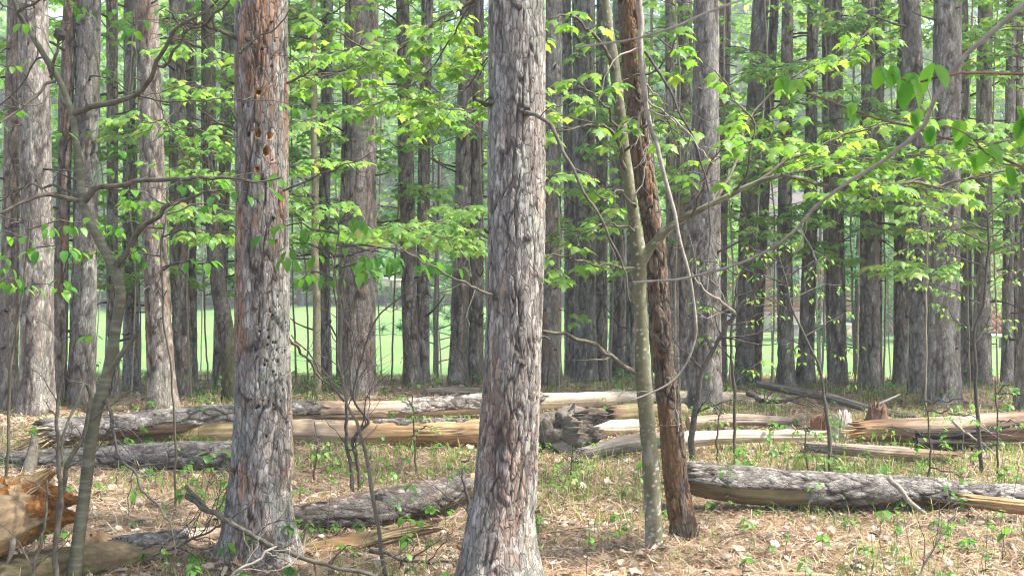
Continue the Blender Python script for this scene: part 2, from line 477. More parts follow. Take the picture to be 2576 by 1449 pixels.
def bark_fields(th, z, r_mid, cw, ch, seed):
    npx = max(6, int(round(2 * math.pi * r_mid / cw)))
    x = th / (2 * math.pi) * npx; y = z / ch
    x2 = x + 0.7 * (fbm(x, y * 1.3, npx, seed, 2) - 0.5); y2 = y + 1.0 * (fbm(x, y, npx, seed + 1, 2) - 0.5)
    f1, f2, idr = worley(x2, y2, npx, seed)
    vis = sst(0.40, 0.6, vnoise(x * 1.0, y * 0.9, npx, seed + 5))       # fissures come and go
    gap = f2 - f1
    h2 = max(4, npx // 2)
    nf = fbm(th / (2 * math.pi) * h2, z / (ch * 2.2), h2, seed + 3, 2)      # long wandering furrows
    fur = 0.85 * (1 - sst(0.006, 0.042, np.abs(nf - 0.5))) * sst(0.35, 0.55, vnoise(x * 0.5 + 7, y * 0.6, 512, seed + 2))
    crack = np.maximum((1 - sst(0.03, 0.24, gap)) * (0.1 + 0.9 * vis), fur)
    return 1 - crack, idr, y2 - np.floor(y2)

def trunk_mesh(ctrl, segs, dz, z_fine, seed, hue=0.3, amp=0.012, dents=(), flare=0.25, plate=(0.05, 0.15), ztop=None, orange=None):
    """ctrl: rows of X, Y, Z, r from the ground up"""
    ctrl = np.asarray(ctrl, float)
    z0 = ctrl[0, 2] - 0.12
    zs = np.arange(z0, z_fine, dz)
    if ztop: zs = np.r_[zs, np.arange(z_fine, ztop, 0.6)]
    cx = np.interp(zs, ctrl[:, 2], ctrl[:, 0]); cy = np.interp(zs, ctrl[:, 2], ctrl[:, 1]); rr = np.interp(zs, ctrl[:, 2], ctrl[:, 3])
    k = 9
    if len(zs) > 40:
        ker = np.ones(k) / k
        pad = lambda a: np.convolve(np.pad(a, k // 2, mode='edge'), ker, 'valid')
        cx, cy, rr = pad(cx), pad(cy), pad(rr)
    th = np.linspace(0, 2 * math.pi, segs, endpoint=False)
    TH, Z = np.meshgrid(th, zs)
    rm = float(np.median(ctrl[:, 3]))
    R = rr[:, None] * np.ones_like(TH)
    R *= 1 + flare * np.exp(-(Z - ctrl[0, 2]) / 0.16) * (0.6 + 0.9 * vnoise(TH / (2 * math.pi) * 6, Z * 0.5 + seed, 6, seed % 7))
    R *= 1 + 0.07 * (vnoise(TH / (2 * math.pi) * 5, Z * 1.7 + seed * 3, 5, seed % 5) - 0.5)
    pl, idr, sw1 = bark_fields(TH, Z + seed * 1.7, rm, plate[0], plate[1], seed % 11)
    fl, id2, sw2 = bark_fields(TH, Z + seed * 2.3, rm, plate[0] * 0.55, plate[1] * 0.32, seed % 9 + 2)
    D = amp * (1.3 * pl + 0.3 * (idr - 0.5) + 0.3 * fl + 0.3 * (id2 - 0.5) - 0.25 * (sw2 - 0.5) + 0.25 * (fbm(TH / (2 * math.pi) * 14, Z * 6 + seed, 14, 4) - 0.5))
    low = fbm(TH / (2 * math.pi) * 5, Z * 1.5 + seed * 5.1, 5, seed % 6, 3)
    hz = hue + (orange(Z) if orange is not None else 0)
    t = np.clip(sst(0.46, 0.72, low + 0.25 * (idr - 0.5)) * 0.9 + 0.12, 0, 1) * np.clip(hz * 1.6, 0, 1.2)
    t = np.clip(t, 0, 1)
    C = GREY * (1 - t[..., None]) + PINK * t[..., None]
    pal = (sst(0.5, 0.85, id2) * 0.55)[..., None]
    C = C * (1 - pal) + PALE * (0.55 + 0.45 * (1 - t[..., None])) * pal
    C = C * (0.9 + 0.2 * idr[..., None]) * (0.88 + 0.24 * id2[..., None])
    ck = np.clip((1 - pl) * 0.72 + (1 - fl) * 0.3, 0, 1)[..., None]
    C = C * (1 - ck) + CRK * ck
    lich = sst(0.66, 0.78, vnoise(TH / (2 * math.pi) * 9, Z * 3.1 + seed, 9, 3))[..., None] * 0.35
    C = C * (1 - lich) + np.array([0.27, 0.29, 0.25]) * lich
    for (t0, zc, rx, rz, dp, kind) in dents:
        dt = (TH - t0 + math.pi) % (2 * math.pi) - math.pi
        q = np.sqrt((dt * rr[:, None] / rx) ** 2 + ((Z - zc) / rz) ** 2) + 0.5 * (vnoise(TH * 18, Z * 60, 512, 4) - 0.5)
        D = D - dp * (1 - sst(0.55, 1.0, q))
        if kind == 'wood':
            w = (1 - sst(0.95, 1.25, q))[..., None]
            C = C * (1 - w) + np.array([0.48, 0.28, 0.11]) * (0.8 + 0.4 * fl[..., None]) * w
        elif kind == 'hole':
            w = (1 - sst(0.7, 1.1, q))[..., None]
            C = C * (1 - w) + np.array([0.05, 0.03, 0.02]) * w
        elif kind == 'knot':
            w = (1 - sst(0.6, 1.5, q))[..., None] * 0.8
            C = C * (1 - w) + np.array([0.075, 0.06, 0.052]) * w
    R = R + D - amp * 0.5
    V = np.stack([cx[:, None] + R * np.cos(TH), cy[:, None] + R * np.sin(TH), Z], -1).reshape(-1, 3)
    return V, quads(len(zs), segs), C.reshape(-1, 3)

def stub_geo(p, d, L, r, rng, bend=0.2):
    d = np.asarray(d, float); d /= np.linalg.norm(d)
    pts = [p - d * 0.05, p + d * L * 0.5 + rng.normal(size=3) * L * 0.06, p + d * L + rng.normal(size=3) * L * bend * 0.5 + np.array([0, 0, L * rng.uniform(-0.3, 0.25)])]
    path = catmull(pts, 6)
    return tube(path, np.linspace(r, r * 0.35, 6), 5)

SEEN = []
def pine(xb, yb, wb, x6, w6, xt, wt, label, hue=0.25, d=None, near=False, stubs=10, dents=(), amp=None, twigs=0, orange=None, height=None, name='pine_tree', group='pines standing in the wood', crown=True, mat='bark', extra=()):
    d = d or dep(yb)
    seed = int(xb) % 97 + 3
    rng = np.random.default_rng(int(xb) * 7 + int(yb))
    s = d / F
    if not near: wb, w6, wt = wb * 0.92, w6 * 0.93, wt * 0.95
    base = P(xb, yb, d); base[2] = float(hgt(base[0], d))
    H = height or rng.uniform(16.5, 19)
    ytop = -120
    rows = [(base[0], d, base[2], wb / 2 * s)]
    zb3 = base[2] + 0.35
    pm = P(x6, HY, d)
    f3 = (zb3 - base[2]) / (pm[2] - base[2])
    rows.append((base[0] + (pm[0] - base[0]) * f3, d, zb3, (w6 + (wb - w6) * 0.35) / 2 * s))
    for (xe, ye, we) in sorted(extra, key=lambda e: -e[1]):
        pe = P(xe, ye, d)
        if pe[2] < pm[2]: rows.append((pe[0], d, pe[2], we / 2 * s))
    rows.append((pm[0], d, pm[2], w6 / 2 * s))
    pt = P(xt, 0, d)
    rows.append((pt[0], d, pt[2], wt / 2 * s))
    lean = (pt[0] - pm[0]) / (pt[2] - pm[2])
    rows.append((pt[0] + lean * 0.35 * (H - pt[2]), d, H, max(0.02, wt / 2 * s * 0.25)))
    rows = np.array(rows)
    root = thing(name, label, 'tree', base, group)
    dents = list(dents)
    if not near:                      # dark whorls where branches died
        for k in range(7):
            yk = rng.uniform(-40, 900)
            dents.append((rng.uniform(-2.9, -0.2), P(0, yk, d)[2], rng.uniform(0.018, 0.035), rng.uniform(0.016, 0.03), rng.uniform(-0.012, 0.012), 'knot'))
    tone = rng.uniform(0.82, 1.12)
    zf = P(0, ytop, d)[2]
    V, Q, C = trunk_mesh(rows, 184 if near else 56, 0.0062 if near else 0.016, zf, seed, hue, amp or (0.0055 if near else 0.008), dents, 0.34 if near else 0.1,
                         (0.034, 0.17) if near else (0.075, 0.32), H, orange)
    part('trunk', V, Q, M[mat], root, C * tone * (1 + np.array([0.05, 0.0, -0.05]) * rng.uniform(-0.6, 1)))
    for k in range(stubs):
        y = rng.uniform(-60, 880)
        z = P(0, y, d)[2]
        az = rng.uniform(-math.pi, 0.0)
        cxr = np.interp(z, rows[:, 2], rows[:, 0]); rr = np.interp(z, rows[:, 2], rows[:, 3])
        dirv = np.array([math.cos(az), math.sin(az), rng.uniform(-0.15, 0.35)])
        L = rng.choice([0.04, 0.07, 0.12, 0.3, 0.5]) if not near else rng.choice([0.03, 0.05, 0.06])
        Vs, Qs = stub_geo(np.array([cxr, d, z]) + dirv * rr * 0.95, dirv, L, 0.011 + 0.006 * rng.random(), rng)
        part('branch_stub', Vs, Qs, M['stub'], root)
    if crown:
        o = obj('crown', CROWNS[seed % 3], root)
        o.location = (rows[-1, 0] - base[0], 0, H - 17.6)
        o.rotation_euler = (0, 0, rng.uniform(0, 6.28))
        o.scale = (rng.uniform(0.9, 1.15),) * 2 + (1.0,)
    SEEN.append(root)
    return root, rows

PINES = [
 # xb, yb, wb, x6, w6, xt, wt, label, hue
 (20, 1030, 52, 26, 42, 36, 30, 'pine trunk at the far left edge beside the broad grey pine', .2),
 (93, 1048, 92, 93, 78, 83, 70, 'broad grey pine, the thickest trunk near the left edge', .12),
 (148, 1030, 40, 156, 31, 177, 30, 'slim pinkish pine tucked behind right side of the broad grey pine', .75),
 (203, 1028, 76, 215, 60, 223, 58, 'grey pine with flared base just left of the forked cherry', .2),
 (286, 1002, 30, 283, 25, 282, 26, 'slim pine half hidden directly behind the forked cherry stem', .3),
 (331, 982, 46, 327, 36, 326, 26, 'dark-based pine between forked cherry and pale left-leaning pine', .1),
 (409, 1041, 80, 389, 62, 368, 56, 'pale grey pine leaning left, its foot behind the long log', .45),
 (461, 994, 46, 448, 42, 446, 38, 'grey-brown pine directly right of the pale left-leaning pine', .3),
 (484, 984, 28, 480, 24, 476, 22, 'thin pine peeping out right of the grey-brown pine', .3),
 (550, 976, 34, 560, 28, 577, 31, 'slim pine mostly hidden behind the dark mossy curved trunk', .25),
 (820, 972, 30, 815, 26, 824, 27, 'slim dark pine just right of the thin olive maple pole', .2),
 (902, 1003, 100, 906, 80, 917, 68, 'stout pine with bright right side behind the bare forked shrub', .3),
 (866, 986, 44, 872, 36, 884, 30, 'dark pine pressed against left side of the stout bright-sided pine', .15),
 (1036, 977, 46, 1026, 38, 1012, 31, 'left pine of a touching pair standing against the bright lawn', .2),
 (1064, 975, 34, 1064, 30, 1075, 27, 'right pine of a touching pair standing against the bright lawn', .2),
 (1152, 973, 56, 1161, 41, 1176, 35, 'farther left of two straight pines just left of the central pine', .3),
 (1198, 971, 42, 1198, 34, 1203, 26, 'pine standing between the central pine and its straight neighbour', .35),
 (1386, 987, 58, 1390, 44, 1393, 38, 'straight pine with reddish patches close right of the central pine', .6),
 (1436, 950, 34, 1434, 29, 1424, 22, 'thin dark pine, second trunk right of the central pine', .2),
 (1474, 962, 62, 1472, 52, 1468, 58, 'stout grey pine, third trunk right of the central pine', .12),
 (1512, 957, 38, 1512, 31, 1515, 27, 'slender pine touching the right side of the stout grey pine', .2),
 (1552, 946, 52, 1556, 40, 1560, 34, 'straight pine seen just left of the pale speckled maple stem', .15),
 (1586, 951, 30, 1588, 22, 1592, 20, 'very thin dark pine close behind the speckled maple stem', .1),
 (1694, 986, 34, 1690, 27, 1684, 20, 'thin light pine just right of the leaning dead trunk', .3),
 (1718, 977, 44, 1719, 37, 1723, 34, 'pine touching the left side of the broad pale-grey pine', .1),
 (1775, 1043, 92, 1774, 76, 1776, 62, 'broad pale-grey pine standing behind the white barkless log', .08),
 (1810, 966, 36, 1813, 31, 1822, 33, 'pine half hidden behind right side of the broad pale-grey pine', .15),
 (1872, 966, 54, 1880, 44, 1914, 40, 'pine leaning right in front of the orange cabin wall', .35),
 (1900, 962, 28, 1918, 24, 1949, 20, 'thin pine leaning right beside the pine before the cabin', .3),
 (1977, 974, 50, 1973, 35, 1982, 25, 'pine with flared foot, second right of the broad pale-grey pine', .25),
 (2025, 970, 52, 2038, 34, 2044, 22, 'pine with strongly slanting foot right of the cabin corner', .25),
 (2110, 970, 46, 2104, 37, 2106, 22, 'straight pine in the middle of the right-hand group', .2),
 (2096, 962, 26, 2085, 26, 2081, 26, 'pine whose foot hides behind the middle pine of right group', .25),
 (2188, 977, 58, 2187, 47, 2184, 29, 'straight pine with clean dark left side in right group', .25),
 (2204, 966, 30, 2204, 28, 2212, 27, 'pine hidden low down behind the clean straight pine', .3),
 (2267, 971, 40, 2266, 33, 2275, 26, 'slim pine just left of two stout right-hand pines', .2),
 (2314, 1000, 60, 2312, 50, 2289, 51, 'dark stout pine touching left of the bright-edged stout pine', .12),
 (2370, 1021, 98, 2378, 74, 2384, 66, 'stoutest right-hand pine with bright right edge and spreading foot', .12),
 (2432, 963, 36, 2428, 29, 2424, 19, 'slim pine just right of the stoutest right-hand pine', .2),
 (2472, 967, 46, 2471, 39, 2479, 34, 'pine with lit right side, second right of the stoutest one', .25),
 (2533, 967, 30, 2537, 25, 2545, 21, 'slim pine near right edge beside the reddish cabin gable', .2),
 (2554, 966, 26, 2558, 21, 2564, 18, 'thinnest pine close to the right edge of the view', .2),
 (2592, 1032, 84, 2604, 70, 2618, 60, 'dark pine cut by the right edge of the view', .08),
]
for t in PINES:
    pine(*t[:8], hue=t[8] * 0.7)

# the two big pines in front
h10 = []
d10 = dep(1425)
def facing(xpx, xc, w):        # angle on a trunk for a point seen at xpx
    return -math.pi / 2 + math.asin(max(-0.97, min(0.97, (xpx - xc) / (w / 2))))
for (x, y, rx, rz, dp, kd) in [(665, 240, 11, 10, .055, 'wood'), (664, 342, 9, 13, .055, 'wood'), (690, 347, 8, 10, .05, 'wood'), (681, 386, 12, 14, .05, 'wood'),
                               (661, 430, 8, 10, .025, 'wood'), (640, 345, 6, 7, .025, 'hole'), (640, 110, 10, 9, -.012, 'knot'), (655, 770, 9, 8, -.01, 'knot'), (640, 992, 13, 11, -.014, 'knot'), (612, 1172, 12, 9, -.01, 'knot')]:
    h10.append((facing(x, 659, 126), P(0, y, d10)[2], 0.8 * rx * d10 / F, 0.85 * rz * d10 / F, dp, kd))
rg = np.random.default_rng(77)
for k in range(70):
    x = np.clip(rg.normal(700, 20), 610, 722); y = rg.uniform(100, 1120) if k > 45 else rg.uniform(760, 1080)
    h10.append((facing(x, 660, 128), P(0, y, d10)[2], rg.uniform(1.6, 3.4) * d10 / F, rg.uniform(2, 4) * d10 / F, 0.02, 'hole'))
pine10, rows10 = pine(648, 1425, 172, 660, 127, 656, 123, 'large reddish pine in front with woodpecker holes in its trunk', .62, near=True, stubs=4, dents=h10,
     orange=lambda z: 0.5 * sst(1.1, 1.9, z), extra=[(657, 1200, 150), (662, 1000, 135)], group='two big pines in front')
d16 = dep(1500)
h16 = [(facing(x, 1297, 136), P(0, y, d16)[2], r * d16 / F, r * 0.8 * d16 / F, dp, 'knot') for (x, y, r, dp) in
       [(1318, 284, 16, -.02), (1325, 598, 12, -.012), (1250, 745, 11, -.012), (1320, 905, 12, -.015), (1300, 30, 12, -.01), (1290, 1140, 10, -.01), (1240, 262, 8, -.02)]]
pine16, rows16 = pine(1250, 1500, 180, 1299, 137, 1300, 135, 'largest central pine with grey flaking bark and drooping dead branch', .28, near=True, stubs=3, dents=h16,
     extra=[(1255, 1449, 158), (1273, 1200, 150), (1286, 1000, 142), (1296, 750, 138)], group='two big pines in front')

# pines outside the view whose crowns shade the wood
k = 0
rg = np.random.default_rng(31)
for gxp in np.arange(-9, 15.5, 2.8):
    for gyp in np.arange(-7, 15, 2.8):
        x = gxp + rg.uniform(-0.8, 0.8); y = gyp + rg.uniform(-0.8, 0.8)
        half = 0.43 * max(y, 0) + 1.3
        if abs(x) < half + 0.3 and y > -1.5: continue
        if math.hypot(x, y) < 2.2: continue
        if x < -6 and y < 2: continue
        gap = False                          # openings in the canopy where the sun reaches the logs
        for (ax_, ay_, bx_, by_) in ((6.7, 8.7, 12.2, 6.6), (8.0, 4.8, 13.2, 2.7), (4.4, 6.1, 9.6, 4.0)):
            q = np.clip(((x - ax_) * (bx_ - ax_) + (y - ay_) * (by_ - ay_)) / ((bx_ - ax_) ** 2 + (by_ - ay_) ** 2), 0, 1)
            gap |= math.hypot(x - ax_ - q * (bx_ - ax_), y - ay_ - q * (by_ - ay_)) < 1.35
        if gap: continue
        dd = max(y, 0.5)
        z0 = float(hgt(x, y))
        root = thing('pine_tree', 'tall pine of the wood standing outside the view', 'tree', (x, y, z0), 'pines around the view')
        r0 = rg.uniform(0.13, 0.19)
        V, Q, C = trunk_mesh([(x, y, z0, r0), (x + rg.uniform(-.1, .1), y, 6, r0 * 0.8), (x + rg.uniform(-.3, .3), y, 17.5, 0.03)], 16, 0.12, 5, k + 5, 0.3, 0.01, (), 0.25, (0.06, 0.2), 17.5)
        part('trunk', V, Q, M['bark'], root, C)
        o = obj('crown', CROWNS[k % 3], root); o.rotation_euler = (0, 0, rg.uniform(0, 6.28)); o.scale = (rg.uniform(0.9, 1.2),) * 2 + (1,)
        k += 1

# ------------------------------------------------------------------ logs
def px_path(ctrl, n):
    """ctrl rows: x, y, depth, width in px -> points and radii in metres"""
    pts = np.array([np.r_[P(x, y, d), w / 2 * d / F] for (x, y, d, w) in ctrl])
    q = catmull(pts, n)
    return q[:, :3], np.maximum(q[:, 3], 0.002)

WOODS = {'white': ((0.68, 0.61, 0.49), (0.46, 0.37, 0.26)), 'gold': ((0.44, 0.29, 0.145), (0.24, 0.13, 0.06)), 'grey': ((0.26, 0.235, 0.2), (0.12, 0.1, 0.08)),
         'green': ((0.27, 0.22, 0.12), (0.14, 0.11, 0.055)), 'brown': ((0.22, 0.14, 0.085), (0.1, 0.06, 0.036)), 'pink': ((0.44, 0.34, 0.25), (0.23, 0.155, 0.1))}

def log(name, label, ctrl, woods, bark=None, seed=1, ends=(None, None), knots=5, group='fallen logs', cat='log', amp=0.006, segs=76, dl=0.012, bark_t=0.009, bark_tone=1.0, bark_hue=0.15):
    """woods: [(u, woodname)...] along the length; bark: list of (u0, u1, theta centre, half width) patches"""
    rng = np.random.default_rng(seed)
    L = sum(np.linalg.norm(P(*a[:3]) - P(*b[:3])) for a, b in zip(ctrl[:-1], ctrl[1:]))
    n = max(24, int(L / dl))
    path, rad = px_path(ctrl, n)
    path = path + np.stack([np.zeros(n), 0.02 * (vnoise(np.linspace(0, L * 1.5, n), np.zeros(n) + seed) - 0.5), 0.02 * (vnoise(np.linspace(0, L * 1.5, n), np.zeros(n) + seed + 9) - 0.5)], -1)
    T, A, B = frames(path)
    u = np.linspace(0, 1, n); s = u * L
    th = np.linspace(0, 2 * math.pi, segs, endpoint=False)
    TH, S = np.meshgrid(th, s); U = S / L
    # theta such that 90 deg = up
    upv = np.array([0, 0, 1.0])
    ang_up = np.arctan2((B * upv).sum(1), (A * upv).sum(1))
    TU = (TH - ang_up[:, None] + math.pi / 2 + 4 * math.pi) % (2 * math.pi)      # 90deg = top
    # which side faces the camera: sign so that 0 = towards camera
    camv = np.array([0, -1.0, 0])
    sgn = np.sign((np.cross(T, upv) * camv).sum(1).mean())
    if sgn < 0: TU = (math.pi - TU) % (2 * math.pi)
    TUf = (TU + math.pi) % (2 * math.pi) - math.pi            # 0 camera side, +90 top, -90 underside
    R0 = rad[:, None] * (1 + 0.06 * (vnoise(TH / (2 * math.pi) * 4, S * 2.2 + seed, 4, seed % 7) - 0.5) + 0.05 * (vnoise(TH / (2 * math.pi) * 3, S * 6 + seed, 3, 4) - 0.5))
    grain = fbm(TH / (2 * math.pi) * 30, S * 2.0 + seed * 3, 30, seed % 6, 3)
    blot = fbm(TH / (2 * math.pi) * 4, S * 2.5 + seed * 2, 4, seed % 5 + 1, 3)
    c0 = np.zeros(TH.shape + (3,)); c1 = np.zeros_like(c0)
    ws = sorted(woods)
    wu = np.array([w[0] for w in ws])
    for ch in range(3):
        c0[..., ch] = np.interp(U + 0.05 * (blot - 0.5), wu, [WOODS[w[1]][0][ch] for w in ws])
        c1[..., ch] = np.interp(U + 0.05 * (blot - 0.5), wu, [WOODS[w[1]][1][ch] for w in ws])
    f = np.clip(sst(0.3, 0.68, 0.6 * grain + 0.4 * blot), 0, 1)[..., None]
    C = c0 * (1 - f) + c1 * f
    seam = np.abs(fbm(TH / (2 * math.pi) * 11, S * 0.9 + seed * 7, 11, seed % 4 + 2, 3) - 0.5)
    chk = (1 - sst(0.0, 0.022, seam)) * sst(0.45, 0.6, vnoise(TH / (2 * math.pi) * 6, S * 2.3 + seed, 6, 5))      # drying checks along the grain
    stain = sst(0.52, 0.72, fbm(TH / (2 * math.pi) * 5, S * 5 + seed * 3, 5, seed % 6 + 1, 4))
    C = C * (1 - 0.45 * stain[..., None]) + np.array([0.13, 0.09, 0.06]) * 0.45 * stain[..., None]
    C = C * (1 - 0.75 * chk[..., None]) + np.array([0.07, 0.045, 0.03]) * 0.75 * chk[..., None]
    Dk = amp * 1.5 * (grain - 0.5) - 0.008 * chk + 0.01 * (fbm(TH / (2 * math.pi) * 5, S * 7 + seed, 5, 2, 2) - 0.5)
    for k in range(knots):
        k0 = rng.uniform(0.05, 0.95) * L; t0 = rng.uniform(-1.2, 1.6)
        dt = (TUf - t0 + math.pi) % (2 * math.pi) - math.pi
        q = np.sqrt((dt * rad[:, None] / 0.018) ** 2 + ((S - k0) / 0.025) ** 2)
        w = (1 - sst(0.5, 1.4, q))
        Dk = Dk + 0.012 * w; C = C * (1 - 0.7 * w[..., None]) + np.array([0.1, 0.065, 0.04]) * 0.7 * w[..., None]
    R = R0 + Dk
    e_off = np.zeros((n, segs))
    for side, e in enumerate(ends):
        if e == 'broken':
            jag = (TAB[(np.arange(segs) * 3 + seed) % 512, 5] ** 1.5) * 0.16 + 0.05 * vnoise(th / (2 * math.pi) * 5, th * 0 + seed, 5)
            w = np.clip(1 - (U if side == 0 else 1 - U) * L / 0.22, 0, 1) ** 1.2
            e_off += (-1 if side == 0 else 1) * jag[None] * w
    V = path[:, None] + R[..., None] * (np.cos(TH)[..., None] * A[:, None] + np.sin(TH)[..., None] * B[:, None]) + T[:, None] * e_off[..., None]
    Q = quads(n, segs)
    base = path[np.argmin(path[:, 2])].copy()
    base[2] -= rad.min()
    root = thing(name, label, cat, base, group)
    Vf = V.reshape(-1, 3)
    caps = np.vstack([path[0] + T[0] * rad[0] * (0.35 if ends[0] == 'broken' else 0.0), path[-1] - T[-1] * rad[-1] * (0.35 if ends[1] == 'broken' else 0.0)])
    Vf = np.vstack([Vf, caps]); nn = n * segs
    tri = np.vstack([cap_tris(0, segs, nn, True), cap_tris((n - 1) * segs, segs, nn + 1)])
    Cf = np.vstack([C.reshape(-1, 3), np.array([[0.34, 0.22, 0.12], [0.34, 0.22, 0.12]])])
    part('wood', Vf, [Q, tri], M['wood'], root, Cf)
    if bark:
        pl, idr, sw = bark_fields(TH, S + seed * 1.3, float(np.median(rad)), 0.045, 0.13, seed % 9)
        fl, id2, sw2 = bark_fields(TH, S + seed * 2.1, float(np.median(rad)), 0.024, 0.05, seed % 7 + 1)
        edge = 0.8 * (fbm(TH / (2 * math.pi) * 5, S * 2.6 + seed, 5, 3, 4) - 0.5) + 0.3 * (vnoise(TH / (2 * math.pi) * 24, S * 16 + seed, 24, 2) - 0.5)
        mask = np.zeros(TH.shape, bool)
        for (u0, u1, tc, hw) in bark:
            dt = np.abs((TUf - math.radians(tc) + math.pi) % (2 * math.pi) - math.pi)
            mask |= (dt + edge < math.radians(hw)) & (U * L + edge * 0.25 > u0 * L) & (U * L + edge * 0.3 < u1 * L)
        inner = mask.copy()
        for sh in ((1, 0), (-1, 0), (0, 1), (0, -1)):
            inner &= np.roll(mask, sh, (0, 1))
        Rb = R0 + np.where(inner, bark_t + 0.9 * bark_t * (0.9 * pl + 0.4 * (idr - 0.5) + 0.3 * fl + 0.45 * (id2 - 0.5)) - bark_t * 0.5, -0.004)
        Vb = path[:, None] + Rb[..., None] * (np.cos(TH)[..., None] * A[:, None] + np.sin(TH)[..., None] * B[:, None]) + T[:, None] * e_off[..., None]
        low = fbm(TH / (2 * math.pi) * 5, S * 2 + seed, 5, 2, 3)
        t = (sst(0.5, 0.8, low) * bark_hue * 2)[..., None]
        Cb = (GREY * 0.95 * (1 - t) + PINK * t) * (0.72 + 0.5 * id2[..., None]) * (0.8 + 0.4 * idr[..., None]) * bark_tone
        pal = (sst(0.6, 0.95, id2) * 0.5)[..., None]; Cb = Cb * (1 - pal) + PALE * pal * bark_tone
        ck = np.clip((1 - pl) * 0.95 + (1 - fl) * 0.25, 0, 1)[..., None]; Cb = Cb * (1 - ck) + CRK * ck
        Qm = Q[mask.reshape(-1)[Q].all(1)]
        used = np.unique(Qm); rem = np.full(n * segs, -1); rem[used] = np.arange(len(used))
        part('bark', Vb.reshape(-1, 3)[used], rem[Qm], M['log_bark'], root, Cb.reshape(-1, 3)[used])
    return root, path, rad

def splinters(root, p, axis, r, n, L, seed, cols=((0.5, 0.34, 0.17), (0.3, 0.15, 0.06)), name='splintered_end', mat='wood', spread=0.25, wf=1.0):
    rng = np.random.default_rng(seed); mb = MB()
    axis = np.asarray(axis, float); axis /= np.linalg.norm(axis)
    a = np.cross(axis, [0, 0, 1.0]); a /= np.linalg.norm(a); b2 = np.cross(a, axis)
    for k in range(n):
        t = rng.uniform(0, 6.28); q = r * math.sqrt(rng.random()) * 0.95
        o = p + a * q * math.cos(t) + b2 * q * math.sin(t)
        l = L * rng.uniform(0.35, 1.1) * (1.2 - 0.5 * q / r)
        d = axis + (a * math.cos(t) + b2 * math.sin(t)) * rng.uniform(-0.1, spread) + rng.normal(size=3) * 0.06
        d /= np.linalg.norm(d)
        w = r * rng.uniform(0.1, 0.3) * wf
        tt = np.array([math.cos(t), math.sin(t)]); s1 = a * -tt[1] + b2 * tt[0]; s2 = a * tt[0] + b2 * tt[1]
        ring = lambda c, ww, hh: np.array([c + s1 * ww, c + s2 * hh, c - s1 * ww, c - s2 * hh])
        V = np.vstack([ring(o - d * 0.08, w, w * 0.5), ring(o + d * l * 0.55 + rng.normal(size=3) * 0.006, w * 0.75, w * 0.3), ring(o + d * l, w * rng.uniform(0.05, 0.4), w * 0.06)])
        f = rng.random()
        c = np.array(cols[0]) * (1 - f) + np.array(cols[1]) * f
        mb.add(V, quads(3, 4), c)
    return mb.build(name, M[mat], root, root.location, smooth=False)

def torn(root, name, ctrl, c0, c1, seed, jag=0.14, rug=0.5, mat='rot', segs=44, fib=26, nlen=46, cell=0.5):
    """torn, fibrous lump of wood along a px path with a ragged far end"""
    path, rad = px_path(ctrl, nlen)
    L = np.linalg.norm(np.diff(path, axis=0), axis=1).sum()
    T, A, B = frames(path)
    th = np.linspace(0, 2 * math.pi, segs, endpoint=False); TH, U = np.meshgrid(th, np.linspace(0, 1, nlen))
    fibr = fbm(TH / (2 * math.pi) * fib, U * L * 4 + seed, fib, seed % 5, 3)
    lump = fbm(TH / (2 * math.pi) * 6, U * L * 9 + seed * 2, 6, seed % 4 + 1, 3)
    w1, w2, idw = worley(TH / (2 * math.pi) * 9, U * L * 12 + seed, 9, seed % 6)
    R = rad[:, None] * (1 + rug * (0.8 * (fibr - 0.5) + 0.9 * (lump - 0.5) * (0.3 + cell) + cell * (idw - 0.5)))
    j = TAB[(np.arange(segs) * 7 + seed * 3) % 512, 11]; j = 0.5 * j + 0.5 * vnoise(th / (2 * math.pi) * 9, th * 0 + seed, 9)
    off = (sst(0.45, 1.0, U) * (j[None] - 0.35) * jag)
    V = path[:, None] + R[..., None] * (np.cos(TH)[..., None] * A[:, None] + np.sin(TH)[..., None] * B[:, None]) + T[:, None] * off[..., None]
    f = np.clip(0.25 + 1.5 * (0.5 * fibr + 0.3 * lump + 0.4 * cell * idw - 0.35 + 0.1 * (0.5 - cell)), 0, 1)[..., None]
    C = np.array(c1) * (1 - f) + np.array(c0) * f
    Vf = np.vstack([V.reshape(-1, 3), path[-1] - T[-1] * rad[-1] * 0.8])
    return part(name, Vf, [quads(nlen, segs), cap_tris((nlen - 1) * segs, segs, nlen * segs)], M[mat], root, np.vstack([C.reshape(-1, 3), [c1]]), smooth=False)

# the long log across the picture
L1, p1, r1 = log('fallen_log', 'long upper fallen log crossing the whole wood, bare and white towards the right', [(150, 1088, 8.75, 66), (300, 1074, 9.0, 60), (590, 1047, 9.5, 56), (730, 1038, 9.7, 50), (1000, 1027, 10.1, 46), (1215, 1016, 10.45, 46), (1400, 1008, 10.7, 40), (1650, 1001, 11.0, 38), (1850, 1004, 11.25, 36), (2000, 1020, 11.4, 30)],
    [(0, 'brown'), (0.28, 'pink'), (0.42, 'pink'), (0.55, 'white'), (0.62, 'white'), (0.9, 'white'), (1, 'pink')], [(0, 0.31, 70, 130), (0.405, 0.62, 80, 120)], 3, ('broken', None), 8, bark_tone=1.05)
splinters(L1, p1[0], p1[0] - p1[8] + np.array([0, 0, -0.03]), 0.1, 120, 0.36, 5, ((0.55, 0.43, 0.26), (0.3, 0.17, 0.08)), wf=0.55)
